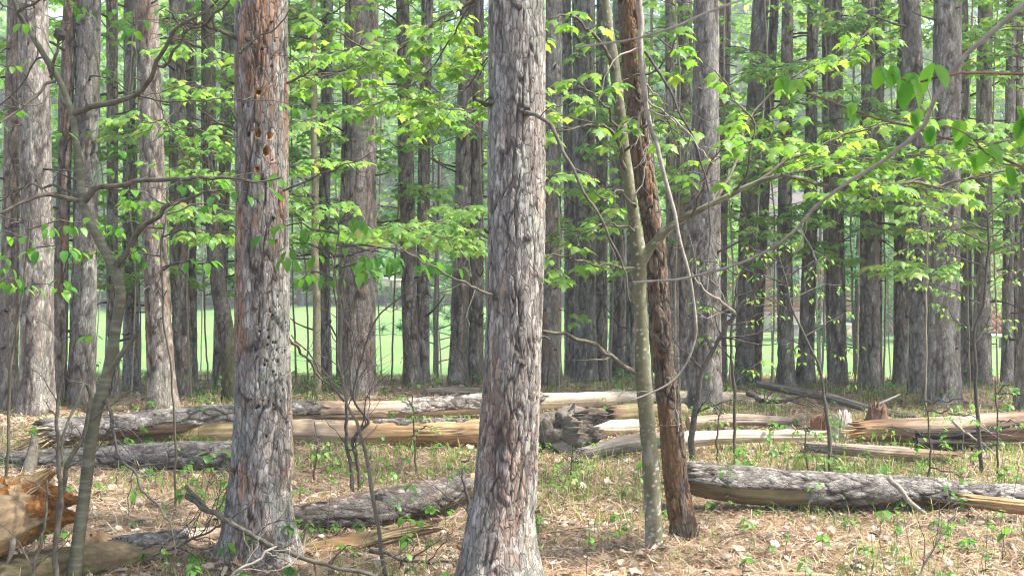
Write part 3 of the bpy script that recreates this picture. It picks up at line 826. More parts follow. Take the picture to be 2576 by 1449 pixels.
L2, p2, r2 = log('fallen_log', 'middle fallen log with golden bare wood and a strip of bark on top', [(270, 1112, 9.25, 50), (450, 1098, 9.3, 60), (730, 1089, 9.2, 66), (1000, 1089, 9.15, 66), (1210, 1088, 9.1, 66), (1400, 1083, 9.05, 74), (1440, 1080, 9.0, 84)],
    [(0, 'gold'), (0.35, 'green'), (0.45, 'pink'), (0.62, 'gold'), (0.8, 'gold'), (0.88, 'grey'), (1, 'grey')], [(0.575, 0.79, 82, 36)], 7, (None, 'broken'), 9)
# its uprooted, weathered butt with a leg-like root
torn(L2, 'weathered_butt', [(1345, 1086, 9.06, 74), (1400, 1080, 9.03, 92), (1450, 1078, 9.0, 96), (1490, 1072, 8.98, 66)], (0.24, 0.205, 0.165), (0.045, 0.033, 0.025), 9, 0.2, 0.7)
torn(L2, 'weathered_butt', [(1420, 1060, 9.0, 40), (1480, 1050, 8.97, 44), (1515, 1048, 8.95, 20)], (0.2, 0.165, 0.13), (0.045, 0.03, 0.022), 11, 0.16, 0.8)
for (pp, ww) in (([(1395, 1105, 9.0), (1425, 1130, 8.9), (1448, 1160, 8.85), (1455, 1190, 8.8)], (0.08, 0.07, 0.05, 0.035)), ([(1430, 1080, 9.0), (1440, 1040, 8.98), (1445, 1015, 8.96)], (0.06, 0.035, 0.012)),
                 ([(1440, 1090, 9.0), (1475, 1090, 8.95), (1490, 1070, 8.95)], (0.06, 0.035, 0.012)), ([(1440, 1110, 8.95), (1468, 1140, 8.9), (1476, 1180, 8.85)], (0.05, 0.035, 0.015))):
    path = catmull([P(*q) for q in pp], 16)
    rr = np.interp(np.linspace(0, 1, 16), np.linspace(0, 1, len(ww)), ww)
    V, Q = tube(path, rr, 12)
    gr = vnoise(np.tile(np.arange(12) * 1.7, 16), np.repeat(np.arange(16) * 0.25, 12))
    ctr_ = np.repeat(path, 12, 0)
    V = ctr_ + (V - ctr_) * (0.75 + 0.5 * gr)[:, None]
    part('root', V, Q, M['wood'], L2, np.array([0.13, 0.11, 0.09]) + 0.22 * np.array([1, 0.92, 0.82]) * gr[:, None])
L3, p3, r3 = log('fallen_log', 'bark-covered left log lying under the long upper log', [(-60, 1172, 8.3, 50), (60, 1164, 8.25, 54), (300, 1153, 8.2, 60), (470, 1148, 8.15, 68), (600, 1150, 8.1, 78), (640, 1152, 8.1, 74)],
    [(0, 'brown'), (1, 'brown')], [(0, 1, 60, 165)], 13, (None, 'broken'), 4, bark_tone=0.8)
stub = stub_geo(P(560, 1180, 8.05), P(500, 1250, 7.7) - P(560, 1180, 8.05), 0.28, 0.035, np.random.default_rng(3))
part('branch_stub', stub[0], stub[1], M['stub'], L3)
V, Q = tube(catmull([P(65, 1205, 7.9), P(80, 1150, 8.0), P(88, 1095, 8.15)], 8), np.linspace(0.05, 0.025, 8), 10)
dst = thing('snapped_sapling', 'short snapped grey stub leaning against the left logs', 'stump', P(65, 1215, 7.9), None)
part('stem', V, Q, M['maple_twig'], dst)
L4, p4, r4 = log('fallen_log', 'rough dark-barked log slanting between the two big front pines', [(660, 1330, 6.45, 66), (735, 1316, 6.5, 72), (900, 1290, 6.6, 88), (1000, 1268, 6.75, 84), (1100, 1246, 6.95, 76), (1160, 1225, 7.15, 56), (1200, 1212, 7.3, 40)],
    [(0, 'brown'), (0.8, 'brown'), (0.93, 'green'), (1, 'green')], [(0, 0.87, 45, 170)], 17, (None, 'broken'), 4, bark_hue=0.35, bark_tone=0.45, bark_t=0.012)
splinters(L4, p4[-1], p4[-1] - p4[-8], 0.05, 16, 0.14, 6, ((0.3, 0.24, 0.13), (0.14, 0.1, 0.06)))
L5, p5, r5 = log('fallen_log', 'short mossy yellowish log in front of the dark-barked slanting log', [(752, 1392, 6.0, 36), (800, 1382, 6.05, 46), (900, 1366, 6.12, 46), (980, 1348, 6.2, 42), (1045, 1336, 6.25, 28)],
    [(0, 'green'), (0.4, 'gold'), (0.6, 'green'), (1, 'brown')], None, 19, ('broken', 'broken'), 4, amp=0.012)
st = stub_geo(P(765, 1385, 6.0), P(775, 1330, 6.0) - P(765, 1385, 6.0), 0.13, 0.016, np.random.default_rng(8))
part('branch_stub', st[0], st[1], M['pale_twig'], L5)
L6, p6, r6 = log('fallen_log', 'large right-hand log with grey plated bark and a yellow bared flank', [(1745, 1208, 7.1, 62), (1800, 1216, 7.08, 80), (1900, 1228, 7.05, 86), (2060, 1238, 7.0, 80), (2300, 1242, 7.0, 62), (2450, 1252, 7.0, 53), (2576, 1260, 7.0, 50), (2700, 1268, 7.0, 46)],
    [(0, 'brown'), (0.06, 'green'), (0.35, 'green'), (0.5, 'brown'), (1, 'brown')], [(0, 0.37, 95, 78), (0.30, 1, 60, 160)], 23, ('broken', None), 3, bark_tone=0.95, bark_t=0.014)
torn(L6, 'hollow_end', [(1790, 1215, 7.09, 76), (1760, 1212, 7.1, 68), (1738, 1207, 7.1, 48)], (0.13, 0.095, 0.07), (0.035, 0.026, 0.02), 31, 0.12, 0.5)
L7, p7, r7 = log('fallen_log', 'brown barkless log at the right with an orange splintered left end', [(2190, 1087, 9.3, 48), (2260, 1084, 9.25, 58), (2400, 1078, 9.2, 66), (2576, 1071, 9.1, 75), (2760, 1064, 9.0, 80)],
    [(0, 'gold'), (0.1, 'brown'), (0.45, 'pink'), (0.75, 'brown'), (1, 'grey')], None, 29, ('broken', None), 6)
splinters(L7, p7[0], p7[0] - p7[6], 0.07, 90, 0.22, 12, ((0.55, 0.35, 0.17), (0.33, 0.16, 0.06)), wf=0.5)
L8, p8, r8 = log('fallen_log', 'short grey-brown log on the litter below the brown barkless log', [(2060, 1128, 8.75, 26), (2150, 1134, 8.6, 32), (2260, 1142, 8.5, 34), (2365, 1150, 8.45, 34)],
    [(0, 'grey'), (0.5, 'pink'), (1, 'brown')], None, 31, ('broken', 'broken'), 4)
L9, p9, r9 = log('fallen_log', 'thin grey fallen trunk sloping down behind the right-hand logs', [(1905, 968, 11.6, 18), (2000, 985, 11.4, 20), (2120, 1010, 11.0, 21), (2220, 1036, 10.6, 20), (2310, 1052, 10.3, 18)],
    [(0, 'grey'), (1, 'grey')], None, 37, (None, None), 3)
part('branch', *stub_geo(P(2190, 1028, 10.7), P(2260, 990, 10.7) - P(2190, 1028, 10.7), 0.3, 0.02, np.random.default_rng(5)), M['pale_twig'], L9)
L10, p10, r10 = log('fallen_log', 'low log, grey at left and white at right, behind the speckled maple', [(1490, 1136, 8.75, 32), (1580, 1118, 8.85, 42), (1700, 1108, 8.95, 38), (1850, 1101, 9.0, 32), (2025, 1098, 9.05, 24)],
    [(0, 'grey'), (0.3, 'grey'), (0.42, 'white'), (1, 'white')], None, 41, ('broken', 'broken'), 5)
L13, p13, r13 = log('fallen_log', 'short pale sawn-looking log lying behind the weathered root butt', [(1470, 1078, 9.6, 36), (1560, 1076, 9.7, 38), (1620, 1072, 9.9, 36)],
    [(0, 'white'), (1, 'white')], None, 43, (None, None), 1)
L14, p14, r14 = log('fallen_log', 'greenish barkless log end under the white log behind the maple', [(1548, 1042, 10.2, 44), (1600, 1038, 10.4, 46), (1720, 1034, 10.6, 42)],
    [(0, 'brown'), (0.2, 'green'), (1, 'green')], None, 47, ('broken', None), 1)
L15, p15, r15 = log('fallen_log', 'pale thin log lying under the white log near broad pale-grey pine', [(1730, 1062, 9.9, 30), (1850, 1056, 10.0, 30), (1980, 1062, 10.1, 24)],
    [(0, 'pink'), (1, 'grey')], None, 51, (None, 'broken'), 2)
L16, p16, r16 = log('fallen_log', 'small log piece beyond the long log, left of the central pine', [(1070, 988, 11.9, 18), (1140, 984, 12.0, 20), (1230, 982, 12.0, 18)],
    [(0, 'grey'), (1, 'pink')], None, 53, (None, None), 2)
L12, p12, r12 = log('fallen_log', 'olive barkless log lying at the bottom left behind the cherry', [(-40, 1452, 5.5, 84), (120, 1428, 5.6, 92), (260, 1402, 5.75, 88), (380, 1380, 5.9, 78), (480, 1362, 6.1, 60), (545, 1352, 6.2, 40)],
    [(0, 'green'), (0.55, 'green'), (0.75, 'pink'), (1, 'pink')], [(0.55, 0.86, 60, 95)], 57, (None, 'broken'), 3, bark_tone=1.0)
L17, p17, r17 = log('fallen_log', 'pale yellow split log piece at the right edge below the big log', [(2485, 1268, 6.7, 30), (2560, 1276, 6.65, 38), (2680, 1284, 6.6, 40)],
    [(0, 'gold'), (1, 'gold')], None, 59, ('broken', None), 1, amp=0.014)
L18, p18, r18 = log('fallen_log', 'orange barkless log half buried at the very bottom, right of centre', [(1500, 1462, 5.55, 34), (1750, 1454, 5.6, 36), (2000, 1462, 5.6, 34), (2200, 1468, 5.6, 26)],
    [(0, 'gold'), (0.5, 'pink'), (1, 'gold')], None, 61, ('broken', 'broken'), 3, amp=0.012)

# rotten broken log end at lower left
rt = thing('rotten_log', 'rotten broken log end with crumbling orange wood at lower left', 'log', P(-40, 1400, 5.6), 'fallen logs')
torn(rt, 'wood', [(-140, 1360, 5.45, 190), (-40, 1318, 5.52, 186), (40, 1292, 5.58, 160), (90, 1280, 5.62, 120)], (0.42, 0.32, 0.19), (0.17, 0.1, 0.05), 21, 0.1, 0.22, 'wood', 64, 40, 46, 0.0)
torn(rt, 'crumbling_wood', [(10, 1285, 5.56, 120), (70, 1268, 5.6, 122), (120, 1270, 5.64, 92), (168, 1278, 5.66, 46)], (0.46, 0.21, 0.06), (0.13, 0.05, 0.02), 23, 0.18, 0.85)
torn(rt, 'crumbling_wood', [(20, 1240, 5.56, 70), (70, 1225, 5.6, 60), (112, 1196, 5.62, 18)], (0.58, 0.42, 0.22), (0.34, 0.17, 0.06), 25, 0.14, 0.5)
torn(rt, 'crumbling_wood', [(0, 1345, 5.5, 90), (60, 1325, 5.54, 74), (110, 1305, 5.58, 30)], (0.46, 0.27, 0.1), (0.17, 0.07, 0.025), 27, 0.12, 0.6)
splinters(rt, P(70, 1240, 5.58), P(112, 1192, 5.62) - P(40, 1240, 5.6), 0.06, 26, 0.13, 13, ((0.55, 0.42, 0.25), (0.36, 0.19, 0.08)), 'splintered_end', 'wood', 0.1, 0.5)
splinters(rt, P(95, 1275, 5.6), (1, -0.1, 0.05), 0.09, 60, 0.12, 15, ((0.42, 0.2, 0.06), (0.18, 0.07, 0.025)), 'splintered_end', 'rot', 0.3, 0.45)
part('branch_stub', *stub_geo(P(32, 1340, 5.45), (0.02, -0.1, -1), 0.13, 0.022, np.random.default_rng(2)), M['pale_twig'], rt)

# splinter stumps standing by the brown log
for (x, y, h, w, lab, c) in ((2205, 1062, 56, 0.085, 'red-brown splintered stump slab standing behind the brown barkless log', ((0.2, 0.12, 0.08), (0.11, 0.06, 0.04))),
                             (2118, 1100, 74, 0.07, 'whitish splintered stump left of the brown barkless log', ((0.55, 0.5, 0.42), (0.33, 0.27, 0.2))),
                             (2060, 1090, 50, 0.06, 'reddish rotten stump remnant left of the whitish splintered stump', ((0.25, 0.12, 0.07), (0.12, 0.06, 0.04))),
                             (240, 1378, 46, 0.055, 'pale splintered wood block behind the olive barkless log', ((0.62, 0.46, 0.26), (0.5, 0.25, 0.08)))):
    d = {2205: 9.9, 2118: 9.5, 2060: 9.7, 240: 6.0}[x]
    b0 = P(x, y, d)
    t_ = thing('stump', lab, 'stump', b0, None)
    n = 14; sg = 18
    hh = h * d / F
    zz = np.linspace(-0.15, 1, n); th = np.linspace(0, 6.283, sg, endpoint=False)
    TH, Z = np.meshgrid(th, zz)
    top = 0.55 + 0.45 * TAB[(np.arange(sg) * 5 + x) % 512, 7]
    Zs = np.where(Z > 0, Z * top[None], Z) * hh
    R = w * (1.25 - 0.35 * Z + 0.5 * (vnoise(TH / 6.283 * 9, Z * 1.5 + x, 9) - 0.5))
    V = np.stack([b0[0] + R * np.cos(TH), b0[1] + 0.6 * R * np.sin(TH), b0[2] + Zs], -1).reshape(-1, 3)
    g = vnoise(TH / 6.283 * 14, Z * 2 + x, 14).reshape(-1, 1)
    V = np.vstack([V, b0 + [0, 0, hh * 0.35]])
    part('wood', V, [quads(n, sg), cap_tris((n - 1) * sg, sg, n * sg)], M['wood'], t_, np.vstack([np.array(c[0]) * (1 - g) + np.array(c[1]) * g, [c[1]]]))
    splinters(t_, b0 + [0, 0, hh * 0.4], (0.1, 0, 1), w * 0.85, 14, hh * 0.75, x, c)

# dark hollow bark slab under the brown log at right
sl = thing('rotten_bark', 'black rotten bark slab sagging under the brown barkless log', 'bark', P(2440, 1140, 9.0), None)
splinters(sl, P(2330, 1112, 9.0), (1, -0.05, -0.05), 0.09, 26, 0.75, 21, ((0.045, 0.036, 0.03), (0.02, 0.016, 0.014)), 'bark_strip')

# ------------------------------------------------------------------ leaves
def maple_leaf(seed, teeth=True):
    rng = np.random.default_rng(seed)
    half = [(0.10, -0.06), (0.30, -0.10), (0.22, 0.06), (0.52, 0.10), (0.42, 0.20), (0.62, 0.36), (0.40, 0.40), (0.30, 0.42), (0.34, 0.60), (0.20, 0.62), (0.16, 0.74)]
    pts = [(0, 0)] + half + [(0, 1.0)] + [(-x, y) for x, y in half[::-1]]
    p = np.array(pts) + rng.normal(size=(len(pts), 2)) * 0.015
    n = len(p)
    c = np.array([[0, 0.28]])
    V2 = np.vstack([p, c])
    z = -0.32 * (V2[:, 1]) ** 2 * rng.uniform(0.6, 1.4) - 0.28 * np.abs(V2[:, 0]) ** 1.5 + rng.normal(size=len(V2)) * 0.02
    V = np.c_[V2, z]; V[-1, 2] += 0.04
    F = [(i, (i + 1) % n, n) for i in range(n)]
    pet = np.array([[-0.012, 0, 0], [0.012, 0, 0], [0.008, -0.55, 0.10], [-0.008, -0.55, 0.10]])
    k = len(V)
    V = np.vstack([V, pet])
    F += [(k, k + 1, k + 2), (k, k + 2, k + 3)]
    return V, np.array(F)

def oval_leaf(seed, wd=0.3, simple=False):
    rng = np.random.default_rng(seed)
    ys = (np.array([0.0, 0.06, 0.18, 0.34, 0.5, 0.66, 0.8, 0.91, 1.0]) if wd > 0.35 else np.array([0.0, 0.15, 0.35, 0.55, 0.78, 1.0])) if not simple else np.array([0.0, 0.45, 1.0])
    w = wd * np.sin(np.pi * ys ** 0.85) ** 0.8 if wd < 0.35 else wd * 2.05 * ys ** 0.6 * np.clip(1 - ys, 0, 1) ** 0.8
    sag = -0.3 * rng.uniform(0.5, 1.4) * ys ** 2
    mid = np.c_[np.zeros_like(ys), ys, sag]
    l = np.c_[-w, ys, sag + w * 0.28]; r = np.c_[w, ys, sag + w * 0.28]
    V = np.vstack([mid, l, r]); n = len(ys); F = []
    for i in range(n - 1):
        for s_ in (n, 2 * n):
            a, b_, c, d = i, i + 1, s_ + i + 1, s_ + i
            F += [(a, b_, c), (a, c, d)] if s_ == 2 * n else [(a, c, b_), (a, d, c)]
    return V, np.array(F)

LEAF = {'maple': [maple_leaf(k) for k in range(5)], 'oval': [oval_leaf(k) for k in range(5)], 'small': [oval_leaf(k, 0.26, True) for k in range(3)], 'broad': [oval_leaf(k + 9, 0.36) for k in range(4)]}
LEAF_ME = {}
for kd, ms in LEAF.items():
    mt = {'maple': 'maple_leaf', 'oval': 'oval_leaf', 'small': 'sap_leaf', 'broad': 'broad_leaf'}[kd]
    LEAF_ME[kd] = [mesh_np('leaf_' + kd, v, [f], M[mt], kd != 'maple') for v, f in ms]
LEAF_ME['sap'] = [mesh_np('leaf_sapling', v, [f], M['sap_leaf'], False) for v, f in LEAF['maple']]
LEAF['sap'] = LEAF['maple']

def leaf_mats(pos, ax, nrm, size):
    ax = ax / np.linalg.norm(ax, axis=1)[:, None]
    sd = np.cross(ax, nrm); sd /= np.linalg.norm(sd, axis=1)[:, None] + 1e-9
    nz = np.cross(sd, ax)
    return np.stack([sd * size[:, None], ax * size[:, None], nz * size[:, None]], -1), pos      # columns

class Leaves:
    def __init__(s): s.p = []; s.a = []; s.n = []; s.s = []
    def add(s, p, a, n, sz): s.p.append(p); s.a.append(a); s.n.append(n); s.s.append(sz)
    def finish(s, root, kind, limit, mat, stuff='foliage'):
        if not s.p: return
        p = np.array(s.p); a = np.array(s.a); nr = np.array(s.n); sz = np.array(s.s)
        Mx, _ = leaf_mats(p, a, nr, sz)
        loc = np.array(root.location)
        d = np.maximum(p[:, 1], 0.3)
        px = CX + p[:, 0] / d * F; py = HY + (CH - p[:, 2]) / d * F
        infr = (px > -30) & (px < 2606) & (py > -30) & (py < 1480)
        order = np.argsort(-(sz / d) * infr)
        take = [i for i in order[:limit] if infr[i]]
        rest = np.setdiff1d(np.arange(len(p)), take)
        for i in take:
            o = bpy.data.objects.new('leaf', LEAF_ME[kind][i % len(LEAF_ME[kind])])
            o.parent = root
            m4 = np.eye(4); m4[:3, :3] = Mx[i]; m4[:3, 3] = p[i] - loc
            o.matrix_basis = Matrix(m4.tolist())
            COL.objects.link(o)
        if len(rest):
            mb = MB(); nv = len(LEAF[kind])
            for v in range(nv):
                idx = rest[rest % nv == v]
                if not len(idx): continue
                LV, LF = LEAF[kind][v]
                W = np.einsum('nij,kj->nki', Mx[idx], LV) + p[idx][:, None]
                Fc = (LF[None] + (np.arange(len(idx)) * len(LV))[:, None, None]).reshape(-1, 3)
                mb.add(W.reshape(-1, 3), Fc)
            o = mb.build(stuff, M[mat], root, loc, smooth=False)
            o['kind'] = 'stuff'

def unit(v): return v / (np.linalg.norm(v) + 1e-9)

def leaf_cluster(lv, rng, p, dirv, k, size, droop=0.55, spread=1.2):
    az0 = math.atan2(dirv[1], dirv[0])
    for q in range(k):
        az = az0 + (0 if k == 1 else spread * (q / (k - 1) - 0.5) * 2) + rng.uniform(-0.3, 0.3)
        dr = droop * rng.uniform(0.3, 1.5)
        ax = unit(np.array([math.cos(az), math.sin(az), -dr]))
        nrm = unit(np.array([math.cos(az) * dr, math.sin(az) * dr, 1.0]) + rng.normal(size=3) * 0.22)
        s_ = size * rng.uniform(0.7, 1.25)
        lv.add(p + ax * s_ * 0.5, ax, nrm, s_)

def leafy(mb, lv, rng, path, r0, r1, start=0.25, step=0.09, tw=(0.08, 0.24), k=(2, 4), size=0.085, segs=6, droop=0.55, flat=0.25, col=None, spread=1.2, thin=1.0):
    """a branch tube with side twigs that end in drooping leaf clusters"""
    n = len(path)
    V, Q = tube(path, np.linspace(r0, r1, n), segs); mb.add(V, Q)
    L = np.r_[0, np.cumsum(np.linalg.norm(np.diff(path, axis=0), axis=1))]
    T = np.gradient(path, axis=0)
    s_ = start * L[-1] + rng.uniform(0, step); side = 1
    while s_ < L[-1]:
        p = np.array([np.interp(s_, L, path[:, c]) for c in range(3)])
        t = unit(np.array([np.interp(s_, L, T[:, c]) for c in range(3)]))
        hz = unit(np.cross(t, [0, 0, 1.0]) + rng.normal(size=3) * 0.15)
        d = unit(t * rng.uniform(0.35, 1.0) + hz * side * rng.uniform(0.6, 1.1) + np.array([0, 0, rng.uniform(-0.15, flat)]))
        l = rng.uniform(*tw)
        if rng.random() < thin:
            e = p + d * l + np.array([0, 0, -0.02])
            tp = catmull([p, p + d * l * 0.5 + rng.normal(size=3) * 0.008, e], 4)
            V, Q = tube(tp, np.linspace(max(r1 * 0.9, 0.0018), 0.0012, 4), 4); mb.add(V, Q)
            leaf_cluster(lv, rng, e, d, rng.integers(k[0], k[1] + 1), size, droop, spread)
            if l > 0.16: leaf_cluster(lv, rng, tp[2], d, 2, size, droop, 1.5)
        side = -side; s_ += step * rng.uniform(0.6, 1.5)
    leaf_cluster(lv, rng, path[-1], T[-1], 3, size, droop, 1.0)

def stem_col(V, seed, base, spot, horiz=False, moss=None):
    a = fbm(V[:, 0] * (9 if horiz else 25) + seed, V[:, 2] * (70 if horiz else 8) + V[:, 1] * 9, seed=seed % 7)
    f = (sst(0.5, 0.75, a) if horiz else sst(0.55, 0.8, a) * 0.35)[:, None]
    C = np.array(base) * (0.8 + 0.4 * vnoise(V[:, 0] * 12 + 50, V[:, 2] * 6 + 50))[:, None] * (1 - f) + np.array(spot) * f
    return C

def stem(root, ctrl, segs=16, name='trunk', mat='smooth_bark', base=(0.2, 0.19, 0.13), spot=(0.34, 0.34, 0.28), seed=1, horiz=False, wig=0.004, dl=0.02):
    L = sum(np.linalg.norm(P(*a[:3]) - P(*b[:3])) for a, b in zip(ctrl[:-1], ctrl[1:]))
    n = max(8, int(L / dl))
    path, rad = px_path(ctrl, n)
    path = wiggle(path, wig, seed)
    rad = rad * (1 + 0.1 * (vnoise(np.linspace(0, L * 9, n), np.zeros(n) + seed) - 0.5))
    V, Q = tube(path, rad, segs)
    C = stem_col(V, seed, base, spot, horiz)
    if not horiz:                    # round pale lichen patches
        gu, gs = np.meshgrid(np.arange(segs) / segs * 9, np.linspace(0, L, n) / 0.022)
        f1, _, idd = worley(gu, gs, 9, seed % 9)
        sp_ = ((1 - sst(0.2, 0.34, f1)) * (idd > 0.62) * (0.3 + 0.7 * (vnoise(gu * 0.5, gs * 0.08, 512, 3) > 0.42))).reshape(-1, 1) * 0.85
        C = C * (1 - sp_) + np.array(spot) * sp_
    part(name, V, Q, M[mat], root, C)
    return path, rad

def bpath(ctrl, seed=0, wig=0.012, dl=0.03):
    pts = np.array([P(*c[:3]) for c in ctrl])
    L = np.linalg.norm(np.diff(pts, axis=0), axis=1).sum()
    return wiggle(catmull(pts, max(6, int(L / dl))), wig, seed)

def bare_branch(root, ctrl, w0, w1, mat, seed=0, twigs=0, tl=(0.08, 0.3), name='branch', segs=6, wig=0.012, sub=True, down=0.0):
    """leafless branch with forking twigs; widths in px"""
    rng = np.random.default_rng(seed + 1000)
    path = bpath(ctrl, seed, wig); n = len(path); d = np.mean([c[2] for c in ctrl]); s = d / F / 2
    mb = MB(); V, Q = tube(path, np.linspace(w0 * s, w1 * s, n), segs); mb.add(V, Q)
    T = np.gradient(path, axis=0)
    for k in range(twigs):
        i = int(rng.uniform(0.15, 0.97) * (n - 1)); t = unit(T[i])
        side = unit(np.cross(t, [rng.normal() * 0.3, 1, rng.normal() * 0.3])) * rng.choice([-1, 1])
        dv = unit(t * rng.uniform(0.5, 1.1) + side * rng.uniform(0.5, 1.0) + np.array([0, rng.uniform(-0.5, 0.5), -down]))
        l = rng.uniform(*tl); r = max(np.interp(i, [0, n], [w0, w1]) * s * 0.45, 0.0016)
        tp = wiggle(catmull([path[i], path[i] + dv * l * 0.5 + rng.normal(size=3) * l * 0.08, path[i] + dv * l + rng.normal(size=3) * l * 0.15], 8), 0.01, seed + k)
        V, Q = tube(tp, np.linspace(r, 0.0011, 8), 4); mb.add(V, Q)
        if sub:
            for q in range(rng.integers(1, 4)):
                j = rng.integers(3, 7); dv2 = unit(dv + rng.normal(size=3) * 0.6); l2 = l * rng.uniform(0.25, 0.55)
                V, Q = tube(catmull([tp[j], tp[j] + dv2 * l2 * 0.5 + rng.normal(size=3) * l2 * 0.1, tp[j] + dv2 * l2], 5), np.linspace(0.0016, 0.0009, 5), 3); mb.add(V, Q)
    mb.build(name, M[mat], root, root.location)
    return path

# ------------------------------------------------------------------ forked cherry at left
ch = thing('cherry_tree', 'slender crooked forked cherry with smooth banded bark at left', 'tree', P(190, 1462, 5.55))
cb = dict(base=(0.125, 0.12, 0.08), spot=(0.185, 0.18, 0.135), horiz=True)
stem(ch, [(184, 1475, 5.55, 36.3), (200, 1330, 5.55, 31.8), (222, 1170, 5.55, 30.2), (244, 1040, 5.55, 30.2), (272, 930, 5.55, 28.7), (295, 800, 5.55, 27.2), (302, 735, 5.55, 26.5), (288, 680, 5.55, 28.7), (246, 600, 5.55, 22.7), (216, 540, 5.55, 21.2), (206, 505, 5.55, 20.4), (200, 430, 5.55, 18.2), (190, 340, 5.55, 16.7), (180, 285, 5.55, 16.7), (152, 210, 5.55, 15.1), (112, 145, 5.55, 13.6), (66, 70, 5.55, 12.1), (40, 20, 5.55, 10.6), (22, -60, 5.55, 9.1), (10, -260, 5.5, 5.3)], 24, seed=5, dl=0.007, **cb)
lv = Leaves(); rng = np.random.default_rng(50)
for k, (ct, w0, w1) in enumerate([
    ([(290, 672, 5.55), (330, 605, 5.5), (372, 560, 5.45), (425, 520, 5.4), (480, 492, 5.3), (545, 480, 5.2)], 20, 5),
    ([(212, 508, 5.55), (250, 470, 5.5), (310, 462, 5.45), (400, 452, 5.4), (480, 450, 5.3), (560, 453, 5.25), (705, 450, 5.2)], 16, 4),
    ([(205, 505, 5.55), (150, 494, 5.5), (100, 488, 5.45), (60, 505, 5.4), (-10, 545, 5.3)], 14, 6),
    ([(204, 500, 5.55), (165, 478, 5.6), (110, 470, 5.7), (60, 470, 5.8), (-10, 510, 5.9)], 9, 4),
    ([(183, 287, 5.55), (235, 268, 5.5), (292, 258, 5.45), (350, 235, 5.4), (385, 195, 5.35), (402, 140, 5.3), (432, 92, 5.25), (470, 60, 5.2), (540, 10, 5.1), (600, -40, 5.0)], 17, 4),
    ([(395, 165, 5.35), (418, 168, 5.35), (440, 120, 5.3), (466, 82, 5.3), (440, 45, 5.25), (420, 25, 5.2)], 9, 4),
    ([(466, 82, 5.3), (510, 62, 5.2), (560, 20, 5.1), (585, -10, 5.1)], 8, 5),
    ([(132, 208, 5.55), (126, 172, 5.55), (95, 150, 5.6), (40, 230, 5.7), (-20, 280, 5.8)], 6, 3),
    ([(140, 205, 5.5), (122, 208, 5.5), (60, 270, 5.4), (-10, 312, 5.3)], 9, 5),
    ([(128, 195, 5.55), (137, 150, 5.5), (147, 118, 5.5), (150, 95, 5.5), (155, 55, 5.5), (163, 0, 5.5)], 10, 4),
    ([(60, 62, 5.55), (40, 30, 5.5), (85, 10, 5.45), (110, -20, 5.4)], 11, 5),
    ([(330, 240, 5.42), (380, 248, 5.4), (450, 258, 5.3), (520, 250, 5.25), (700, 255, 5.2)], 6, 2),
    ([(385, 245, 5.4), (420, 290, 5.35), (430, 330, 5.3), (480, 350, 5.3)], 5, 2),
    ([(40, 28, 5.55), (10, 15, 5.5), (-30, -10, 5.4)], 6, 4)]):
    path = bpath(ct, 20 + k, 0.012); mb = MB(); s = 5.4 / F / 2
    leafy(mb, lv, rng, path, w0 * s, w1 * s, 0.5, 0.2, (0.06, 0.22), (2, 3), 0.047, 8, 0.7, thin=0.65)
    for q in range(6):
        i = int(rng.uniform(0.2, 0.95) * len(path)); dv = unit(rng.normal(size=3) + np.array([0, 0, 0.3])); l = rng.uniform(0.1, 0.35)
        V, Q = tube(wiggle(catmull([path[i], path[i] + dv * l * .5 + rng.normal(size=3) * 0.02, path[i] + dv * l], 8), 0.012, q + k * 7), np.linspace(0.0026, 0.0011, 8), 4); mb.add(V, Q)
    mb.build('branch', M['maple_twig'], ch, ch.location)
for (x, y, d_) in ((20, 665, 5.0), (35, 690, 5.0), (8, 640, 5.0), (100, 620, 5.2), (165, 560, 5.3), (230, 545, 5.3), (330, 620, 5.3), (160, 700, 5.4), (120, 560, 5.3), (60, 590, 5.2), (290, 20, 5.2), (210, 30, 5.2), (330, 70, 5.2), (60, 50, 5.3), (230, 838, 5.3), (300, 375, 5.3), (260, 420, 5.4), (160, 330, 5.4), (90, 150, 5.4), (30, 160, 5.4)):
    leaf_cluster(lv, rng, P(x, y, d_), rng.normal(size=3), 3, 0.05, 0.8, 2.0)
stub1 = stem(ch, [(262, 958, 5.55, 20), (276, 930, 5.53, 16), (304, 893, 5.5, 14), (348, 834, 5.45, 9)], 8, 'branch', seed=8, **cb)
bare_branch(ch, [(262, 1005, 5.55), (275, 1030, 5.5), (292, 1095, 5.45), (303, 1148, 5.4), (342, 1190, 5.35), (362, 1245, 5.3), (395, 1270, 5.25), (430, 1330, 5.2), (440, 1380, 5.15)], 11, 3, 'twig', 4, 16, (0.08, 0.3), down=0.5)
# black knot gall
g = np.random.default_rng(4)
u_, v_ = np.meshgrid(np.linspace(0, 6.283, 22, endpoint=False), np.linspace(0.02, 3.12, 16))
R = 15 * 5.5 / F * (0.75 + 0.6 * fbm(u_ / 6.283 * 7, v_ * 2.2, 7, 2, 2))
c0 = P(151, 88, 5.5)
V = np.stack([c0[0] + R * np.sin(v_) * np.cos(u_), c0[1] + R * np.sin(v_) * np.sin(u_), c0[2] + R * np.cos(v_)], -1)
part('gall', V, quads(16, 22), M['stub'], ch)
lv.finish(ch, 'oval', 260, 'oval_leaf')

